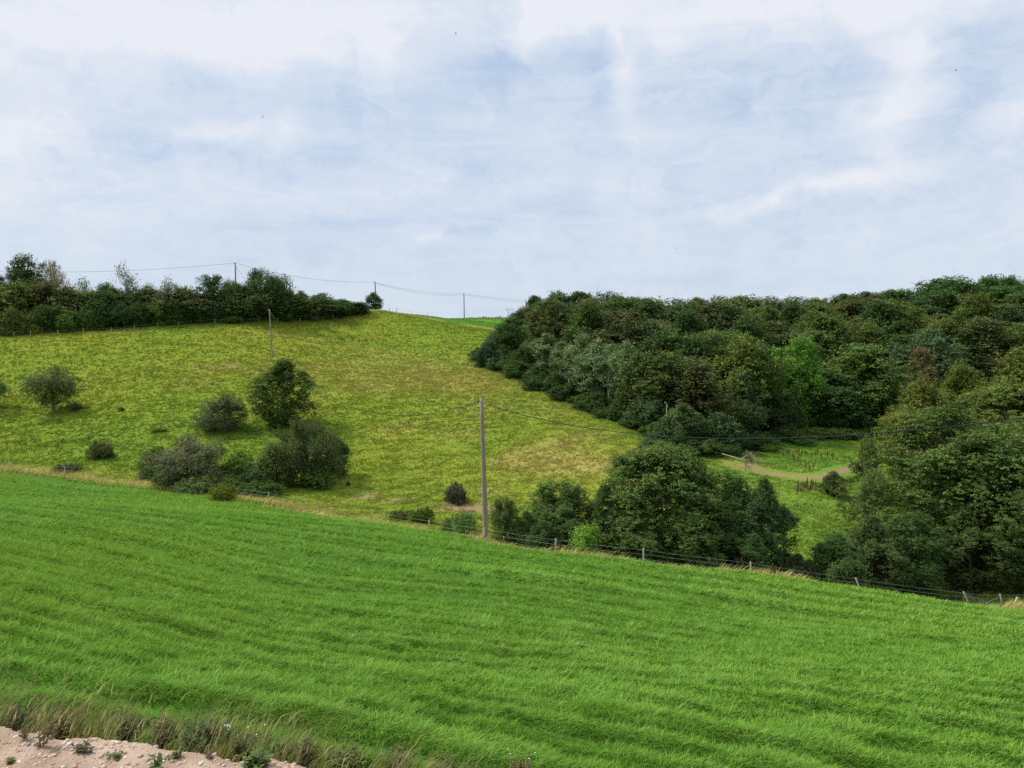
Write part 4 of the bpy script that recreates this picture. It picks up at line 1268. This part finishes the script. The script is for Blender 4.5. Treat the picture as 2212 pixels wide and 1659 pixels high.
M_DOCK = mat_wood('dock_seed', (.10, .060, .030), (.20, .13, .060))
docks = [dock_mesh(np.random.RandomState(90 + k), 1.0) for k in range(4)]
groups = [('dry brown dock plants near the top of the hillside', [(706, 737), (713, 738), (737, 735), (743, 737), (752, 731), (757, 732), (763, 736), (790, 739), (776, 738), (835, 740), (812, 742)], .85),
          ('reddish dock spikes on the valley floor below the path', [(1726, 1062), (1732, 1058), (1738, 1060), (1744, 1056), (1750, 1058), (1756, 1056), (1762, 1060), (1768, 1060), (1722, 1068), (1730, 1066), (1748, 1064), (1782, 1052), (1741, 1054)], 1.1),
          ('rust brown dock plants at the left foot of the slope', [(42, 962), (58, 960), (128, 962), (134, 958), (127, 968), (214, 956), (220, 955), (16, 965), (190, 955), (98, 970), (76, 982), (68, 978), (240, 960)], .8),
          ('brown dock plants in the rough grass behind the path', [(1690, 988), (1702, 984), (1712, 990), (1722, 982), (1730, 992), (1740, 986), (1752, 990), (1762, 984), (1774, 992), (1786, 988), (1716, 1000), (1728, 1004), (1742, 1016), (1748, 1020), (1756, 1016), (1800, 992)], 1.0),
          ('scattered small brown docks on the open slope', [(204, 772), (330, 770), (1082, 926), (885, 918), (808, 958), (1262, 944), (1085, 905), (940, 900), (1000, 905), (870, 890), (234, 905), (420, 900)], .6)]
for lab, pts, s in groups:
    for k, (u, v) in enumerate(pts):
        q_, d = hit(u, v)
        o = tagged('dock_plant', docks[k % 4], M_DOCK, lab, 'wild plant', lab, q_)
        o.scale = (1, 1, 1); o.scale = [s * random.uniform(.8, 1.2)] * 3; o.rotation_euler = (0, 0, random.uniform(0, 6))

# ------------------------------------------------------------------ poles and cables
def pole(u0, v0, u1, v1, D, rb, rt, label, zfoot=None, parts=True):
    """wooden pole: foot at (u0, v0) or hidden foot at zfoot, head at (u1, v1)"""
    head = at(u1, v1, D)
    foot = at(u0, v0, D)
    if zfoot is None:
        gz = float(height(foot[0], foot[1])); foot[2] = gz
    root = bpy.data.objects.new('utility_pole', None); sc.collection.objects.link(root); root.location = foot
    root['label'] = label; root['category'] = 'pole'; root['group'] = 'wooden utility poles crossing the hill'
    h = head - foot
    z = np.linspace(0, 1, 9)[:, None]
    pts = np.vstack([[-h / np.linalg.norm(h) * .6], h * z])
    r = np.concatenate([[rb], rb + (rt - rb) * z[:, 0]])
    link('pole_shaft', tubes_mesh('pole_shaft', [(pts, r, 12)]), M_POLE, root)
    link('bracket', tubes_mesh('bracket', [([h + [-.02, -.02, -.22], h + [-.10, -.2, -.22], h + [-.22, -.26, -.2]], [.035, .035, .03], 6), ([h + [-.16, 0, -.3], h + [.16, 0, -.3]], [.03, .03], 6)], False), M_METAL, root)
    link('insulator', tubes_mesh('insulator', [([h + [-.22, -.26, -.26], h + [-.22, -.26, -.21], h + [-.22, -.26, -.16], h + [-.22, -.26, -.1]], [.03, .06, .045, .02], 8)]), M_CERAMIC, root)
    return head


def cable(a, b, sag, r, label, name='overhead_cable', r2=None, group='cables strung between the poles'):
    a, b = np.array(a), np.array(b)
    t = np.linspace(0, 1, 40)[:, None]
    pts = a + (b - a) * t
    pts[:, 2] -= (4 * t * (1 - t))[:, 0] * sag
    return tagged(name, tubes_mesh(name, [(pts, np.full(40, r), 6)]), M_CABLE, label, 'cable', group)


near_head = pole(1050, 1172, 1040, 860, 54.3, .20, .12, 'tall weathered wooden pole standing at the field fence')
hill_head = pole(588, 768, 582, 668, 145.5, .15, .12, 'wooden pole planted in the open grass of the hillside')
crest_head = pole(511, 695, 508, 567, 168, .18, .13, 'pole rising out of the hilltop hedge, its top against the sky')
lone_head = pole(813, 672, 810, 608, 197, .17, .13, 'pole behind the small lone tree on the crest')
far_head = pole(1003, 690, 1002, 633, 268, .19, .15, 'distant pole standing alone on the bright green far field')
cable(near_head + [-.2, -.2, -.3], hill_head + [0, 0, -.2], 7.4, .020, 'dark cable sagging from the near pole up to the hillside pole')
cable(near_head + [.1, -.1, -.35], at(2560, 852, 24), 1.9, .024, 'dark cable running right from the near pole across the trees')
cable(hill_head + [0, 0, -.1], crest_head + [0, 0, -.5], .5, .024, 'cable from the hillside pole up to the hedge pole')
cable(crest_head + [0, 0, -.1], at(-340, 560, 175), 2.4, .024, 'cable running left from the hedge pole above the hedge')
cable(crest_head + [0, 0, -.1], lone_head + [0, 0, -.1], 1.3, .024, 'cable from the hedge pole to the pole behind the lone tree')
for k, dz in enumerate((0, -.75)):
    cable(lone_head + [0, 0, -.3 + dz * .2], far_head + [0, 0, -.2 + dz * .5], .9 + .3 * k, .026, ['upper', 'lower'][k] + ' of the two wires from crest pole to far field pole')
    cable(far_head + [0, 0, -.2 + dz * .5], at(1260, 644 + 5 * k, 330), 1.5 + .2 * k, .03, ['upper', 'lower'][k] + ' of the two wires from far field pole to the wood')
g1, d1 = hit(604, 702)
tagged('stay_wire', tubes_mesh('stay_wire', [([hill_head + [0, 0, -.2], g1], [.03, .03], 5)]), M_TAPE, 'taut stay wire from the hillside pole top to the grass', 'cable')
g2 = at(532, 640, 165)
tagged('stay_wire', tubes_mesh('stay_wire', [([crest_head + [0, 0, -.4], g2 + [0, 0, -3.5]], [.03, .03], 5)]), M_TAPE, 'stay wire slanting down right of the hedge pole into the hawthorn', 'cable')

# distant T shaped mast beside the wood
root = bpy.data.objects.new('power_mast', None); sc.collection.objects.link(root)
mb = at(1098, 690, 340); gz = float(height(mb[0], mb[1])); root.location = (mb[0], mb[1], gz)
root['label'] = 'distant two legged mast with a crossbar left of the wood'; root['category'] = 'mast'
top_ = at(1098, 668, 340)[2] - gz
s_ = 340 / F_PX
link('leg', tubes_mesh('leg', [([(-1.5 * s_, 0, -.5), (-.5 * s_, 0, top_ * .95)], [.09, .07], 6)]), M_METAL, root)
link('leg', tubes_mesh('leg', [([(2.5 * s_, 0, -.5), (.9 * s_, 0, top_ * .95)], [.12, .10], 6)]), M_METAL, root)
link('crossbar', tubes_mesh('crossbar', [([(-4 * s_, 0, top_), (11 * s_, 0, top_)], [.10, .10], 6)]), M_METAL, root)
link('insulator', tubes_mesh('insulator', [([(-4 * s_, 0, top_ - 3 * s_), (-4 * s_, 0, top_ + 2.5 * s_)], [.09, .07], 6)]), M_CERAMIC, root)
link('insulator', tubes_mesh('insulator', [([(11 * s_, 0, top_ - 1.5 * s_), (11 * s_, 0, top_ + 1.2 * s_)], [.09, .07], 6)]), M_CERAMIC, root)

# ------------------------------------------------------------------ fences
def fence(posts, wires, name, label, post_r, mat_post, wire_r, extra=None):
    """posts: (u, v, D, height, lean_x) ; wires: fractions of post height"""
    root = bpy.data.objects.new(name, None); sc.collection.objects.link(root)
    P0 = []
    for (u, v, D, h, lx) in posts:
        q_ = at(u, v, D); z = float(height(q_[0], q_[1])); P0.append((q_[0], q_[1], z, h, lx))
    root.location = P0[0][:3]
    root['label'] = label; root['category'] = 'fence'
    o0 = np.array(P0[0][:3])
    for (x, y, z, h, lx) in P0:
        b = np.array([x, y, z]) - o0
        me = tubes_mesh('post', [([b + [0, 0, -.3], b + [lx * .3, 0, h * .5], b + [lx, 0, h * .98], b + [lx, 0, h]], [post_r, post_r, post_r * .95, post_r * .6], 8)], False)
        link('post', me, mat_post, root)
    for wf in wires:
        pts = []
        for k, (x, y, z, h, lx) in enumerate(P0):
            c = np.array([x + lx * wf, y - post_r, z + h * wf]) - o0
            if k:
                a = pts[-1]
                for t in (.25, .5, .75):
                    m = a * (1 - t) + c * t; m[2] -= .045 * 4 * t * (1 - t); pts.append(m)
            pts.append(c)
        link('wire', tubes_mesh('wire', [(np.array(pts), np.full(len(pts), wire_r), 5)]), M_TAPE, root)
    if extra: extra(root, o0, P0)


def loose_wires(root, o0, P0):
    rg = np.random.RandomState(3)
    n = len(P0)
    def pt(i, f): x, y, z, h, lx = P0[i]; return np.array([x + lx * f, y - .06, z + h * f]) - o0
    for (i, j, f0, f1, sag) in [(n - 4, n - 3, .92, .12, .1), (n - 4, n - 3, .88, .95, .55), (n - 4, n - 3, .6, .3, .25), (n - 3, n - 2, .5, .2, .2), (n - 4, n - 4, .9, .1, 0)]:
        a, b = pt(i, f0), pt(j, f1)
        t = np.linspace(0, 1, 14)[:, None]; p = a + (b - a) * t; p[:, 2] -= (4 * t * (1 - t))[:, 0] * sag
        if i == j: p[:, 0] -= (4 * t * (1 - t))[:, 0] * .15
        link('loose_wire', tubes_mesh('loose_wire', [(p, np.full(14, .014), 5)]), M_TAPE, root)


FP = [(-300, 1003, 96, 1.1, 0), (-120, 1008, 94, 1.1, .05), (0, 1012, 92, 1.1, 0), (140, 1022, 90, 1.1, 0), (300, 1042, 87, 1.1, 0), (440, 1066, 82.5, 1.1, 0), (581, 1085, 76, 1.15, 0), (690, 1104, 73, 1.05, -.02), (805, 1128, 69, 1.2, -.02), (928, 1153, 61.5, 1.15, -.02),
      (1046, 1172, 54.0, 1.1, 0), (1200, 1199, 51, 1.15, .02), (1390, 1221, 50, 1.08, -.02), (1622, 1245, 51, 1.0, -.05), (1857, 1281, 52, 1.1, -.30), (2092, 1316, 52, 1.15, -.38), (2165, 1304, 56, 1.0, -.2), (2260, 1312, 57, 1.1, 0), (2420, 1320, 58, 1.1, 0)]
fence(FP, (.36, .66, .93), 'field_fence', 'long wire fence with weathered posts along the mown field edge', .055, M_POST, .008, loose_wires)
HP = [(-60, 716, 150), (30, 715, 151), (66, 714, 152), (125, 714, 153), (180, 713, 155), (240, 710, 156), (290, 708, 158), (340, 704, 160), (386, 699, 161), (464, 696, 164), (521, 693, 166), (560, 691, 168), (600, 688, 170), (648, 685, 173), (720, 681, 180), (780, 677, 186)]
fence([(u, v, D - 1.2, 1.15, 0) for u, v, D in HP], (.5, .9), 'pasture_fence', 'thin wire fence along the foot of the hilltop hedge', .045, M_POST, .007)
for (u, v, lab) in [(857, 668, 'short stub post by the crest, left one of two'), (920, 684, 'short stub post on the ridge, right one of two')]:
    pass
fence([(841, 673, 194.5, 1.2, 0), (857, 679, 196, 1.6, .1), (920, 690, 198, 1.5, .35), (1000, 704, 200, 1.2, 0)], (.8,), 'ridge_fence', 'thin fence with leaning posts on the ridge by the far field', .07, M_POST, .012)
q_, d = hit(2193, 1308)
tagged('stump_post', tubes_mesh('stump_post', [([q_ + [0, 0, -.2], q_ + [.05, 0, .3], q_ + [.12, 0, .62], q_ + [.12, 0, .64]], [.10, .09, .085, .05], 7)], False), M_POST, 'short broken stump post at the fence by the right edge', 'post')

# ------------------------------------------------------------------ single weeds by the gravel
def weed_mesh(rg, h, w, stems, leafsize, lcol, scol, leafy=.5, name='weed'):
    """stems as thin tubes plus leaves; returns (stem mesh, leaf mesh)"""
    T, lp, lt = [], [], []
    for k in range(stems):
        a = rg.uniform(0, 6.28); r = rg.uniform(0, w * .5)
        top = np.array([math.cos(a) * r + h * .15, math.sin(a) * r, h * .78 * rg.uniform(.35, 1)])
        pts = bend([top[0] * .15, top[1] * .15, -.03], top, rg, 6, .07)
        T.append((pts, np.linspace(.006, .003, 6), 4))
        for m in range(int(14 * leafy) + 2):
            t = rg.uniform(.15, 1); j = min(4, int(t * 5)); f = t * 5 - j
            c = pts[j] * (1 - f) + pts[j + 1] * f
            aa = rg.uniform(0, 6.28); dd = np.array([math.cos(aa), math.sin(aa), rg.uniform(-.1, .9)])
            lp.append(c); lt.append(dd / np.linalg.norm(dd))
    st = tubes_mesh(name + '_stem', T)
    lp, lt = np.array(lp), np.array(lt); n = len(lp)
    side = np.cross(lt, [0, 0, 1.0]) ; side /= np.linalg.norm(side, axis=1)[:, None] + 1e-6
    L = leafsize * 1.7 * rg.uniform(.5, 1.3, n)[:, None]
    V = np.stack([lp, lp + lt * L * .5 + side * L * .25, lp + lt * L - [0, 0, .15] * L, lp + lt * L * .5 - side * L * .25], 1).reshape(-1, 3)
    c = np.tile(lcol, (n, 1)) * rg.uniform(.75, 1.25, (n, 1))
    return st, new_mesh(name + '_leaves', V, np.arange(n) * 4, np.arange(n * 4), np.repeat(c, 4, 0))


def weed(u, v, h, w, stems, leaf, lcol, label, name='weed', leafy=.5, smat=None, seed=1, zt=None, flowers=0):
    r = ray(u, v); D = (zt - CZ) / r[2] if zt is not None else None
    if zt is None:
        q_, D = hit(u, v, 6)
    else:
        q_ = r * D; q_[2] = zt
    root = bpy.data.objects.new(name, None); sc.collection.objects.link(root); root.location = q_
    root['label'] = label; root['category'] = 'wild plant'
    rg = np.random.RandomState(seed)
    a, b = weed_mesh(rg, h, w, stems, leaf, lcol, None, leafy, name)
    link('stem', a, smat or M_TAN, root); link('leaves', b, M_GRASS, root)
    for k in range(flowers):
        c = np.array([rg.normal(0, w * .4), rg.normal(0, w * .3), h * rg.uniform(.45, .95)])
        V = [];
        T = [([c, c + [0, 0, .006], c + [0, 0, .012]], [.006, .011, .004], 8)]
        link('flower', tubes_mesh('flower', T), M_WHITE, root)
    return root


M_WHITE = mat_wood('white_petals', (.65, .64, .58), (.8, .8, .76))
M_DKSTEM = mat_wood('dark_stem', (.14, .13, .06), (.22, .19, .10))
zg_ = GRAVEL_Z
BRN, DGR, LGR = (.12, .09, .05), (.06, .09, .035), (.12, .20, .05)
weed(92, 1612, .45, .22, 5, .04, BRN, 'withered brown weed standing on the gravel at far left', leafy=.5, smat=M_DKSTEM, seed=2, zt=zg_)
weed(52, 1604, .3, .15, 3, .035, BRN, 'smaller withered weed on the gravel nearest the left edge', leafy=.4, smat=M_DKSTEM, seed=3, zt=zg_)
weed(178, 1628, .16, .24, 12, .03, (.10, .10, .05), 'low brownish green tuft on gravel right of the withered weeds', leafy=.7, seed=4, zt=zg_)
weed(244, 1640, .12, .18, 10, .03, (.14, .19, .06), 'small green tuft on the gravel middle', leafy=.7, seed=5, zt=zg_)
weed(334, 1668, .32, .14, 3, .05, (.09, .15, .04), 'upright leafy seedling on gravel at the bottom edge', leafy=.8, smat=M_DKSTEM, seed=6, zt=zg_)
weed(375, 1636, .12, .14, 10, .025, (.16, .18, .07), 'pale tuft at the gravel rim beside the dark bushy weed', leafy=.6, seed=7, zt=zg_)
weed(450, 1642, .1, .1, 7, .022, (.15, .09, .06), 'small reddish tuft on the gravel right part', leafy=.6, seed=8, zt=zg_)
weed(550, 1660, .2, .3, 22, .045, (.13, .19, .06), 'grey green leafy clump at the gravel right end', leafy=.9, seed=9, zt=zg_)
weed(18, 1648, .08, .12, 9, .025, (.15, .20, .05), 'tiny green tuft at the lower left corner', leafy=.6, seed=12, zt=zg_)
zb_ = zg_ - .45
weed(432, 1622, .50, .62, 90, .030, (.085, .12, .050), 'dark dense bushy weed behind the gravel rim', 'bushy_weed', leafy=1.1, smat=M_DKSTEM, seed=10, zt=zb_)
weed(262, 1606, .55, .60, 60, .030, (.12, .145, .05), 'dark olive bushy weed behind the gravel left of the densest one', 'bushy_weed', leafy=.9, smat=M_DKSTEM, seed=11, zt=zb_)
weed(120, 1596, .55, .7, 60, .028, (.13, .125, .045), 'olive brown bushy weed at the verge near the left edge', 'bushy_weed', leafy=.8, smat=M_TAN, seed=13, zt=zb_)
weed(20, 1592, .6, .6, 55, .03, (.10, .10, .05), 'greyish bushy weed cut by the left photo edge', 'bushy_weed', leafy=.8, smat=M_DKSTEM, seed=14, zt=zb_)
weed(340, 1616, .5, .5, 50, .028, (.12, .12, .05), 'pale olive weed between the two dark bushy weeds', 'bushy_weed', leafy=.8, seed=15, zt=zb_)
weed(515, 1636, .42, .35, 24, .03, (.10, .13, .05), 'daisy clump with white flowers right of the dark bushy weed', 'daisy', leafy=.8, smat=M_DKSTEM, seed=16, zt=zb_, flowers=9)
weed(600, 1650, .35, .4, 30, .05, (.10, .19, .045), 'bright leafy clump beside the last of the gravel', 'leafy_weed', leafy=.9, seed=17, zt=zb_)
weed(650, 1660, .42, .35, 40, .03, (.11, .10, .05), 'dark brown stalky weed right of the gravel end', 'bushy_weed', leafy=.7, smat=M_DKSTEM, seed=18, zt=zb_)
weed(745, 1668, .36, .5, 50, .045, (.12, .15, .05), 'olive leafy weed clump left of the bottom centre', 'leafy_weed', leafy=.8, seed=19)
weed(850, 1676, .38, .5, 50, .035, (.15, .13, .06), 'tawny weed clump at the bottom left of centre', 'bushy_weed', leafy=.7, seed=20)
weed(960, 1684, .36, .4, 30, .03, (.13, .12, .06), 'thin brown weed at the bottom edge near the centre', 'bushy_weed', leafy=.6, seed=21)
weed(1112, 1690, .42, .34, 34, .026, (.14, .085, .045), 'reddish brown seed head plant at the bottom centre', 'seedhead_weed', leafy=.9, smat=M_TAN, seed=22, flowers=4)
weed(480, 1600, .34, .3, 16, .05, (.09, .16, .05), 'broad leaved weed at the field edge behind the dark bush', 'leafy_weed', leafy=.6, seed=23)
weed(1250, 1402, .16, .4, 12, .10, (.17, .29, .07), 'broad leaved plant alone in the middle of the field', 'leafy_weed', leafy=.5, seed=24)
weed(768, 1380, .14, .5, 14, .10, (.15, .27, .06), 'pale broad leaved plant in the field left of centre', 'leafy_weed', leafy=.5, seed=25)
weed(985, 1435, .14, .4, 12, .08, (.15, .27, .06), 'pale broad leaved plant in the field below centre', 'leafy_weed', leafy=.5, seed=26)

# ------------------------------------------------------------------ birds
def bird_mesh(flap):
    v = [(0, -.16, 0), (.035, -.02, .02), (0, .14, .01), (-.035, -.02, .02), (0, -.02, -.035), (.30, -.02, flap), (-.30, -.02, flap * .8), (.16, .03, flap * .8), (-.16, .03, flap * .7), (.03, .06, .01), (-.03, .06, .01), (.05, .24, 0), (-.05, .24, 0)]
    f = [(0, 1, 3), (0, 4, 1), (0, 3, 4), (1, 2, 3), (1, 4, 2), (3, 2, 4), (1, 5, 7), (1, 7, 9), (3, 8, 6), (3, 10, 8), (2, 11, 12)]
    me = bpy.data.meshes.new('bird'); me.from_pydata(v, [], f); return me


for k, (u, v, D, lab) in enumerate([(1992, 599, 190, 'dark bird flying just above the skyline trees at right'), (985, 73, 90, 'tiny bird high in the sky near the top centre'), (567, 254, 110, 'tiny bird in the sky at left of centre'),
                                    (2065, 152, 95, 'tiny bird high in the sky at right'), (1462, 537, 140, 'tiny bird low in the sky right of centre')]):
    o = tagged('bird', bird_mesh([.18, .1, .2, .14, .16][k]), M_BIRD, lab, 'bird', None, at(u, v, D)); o.rotation_euler = (0, .2, k * 1.3)

print('CHECK terrain', [round(hit(u, v)[1], 1) for u, v in [(1106, 1659), (1050, 1172), (588, 768), (0, 722), (830, 676), (1200, 868), (1740, 945), (1002, 690), (2212, 1659)]])
big = [q_ for q_ in PLACED if q_[3] > 22 or q_[3] < 1.2]
print('CHECK heights', big[:20], len(PLACED))
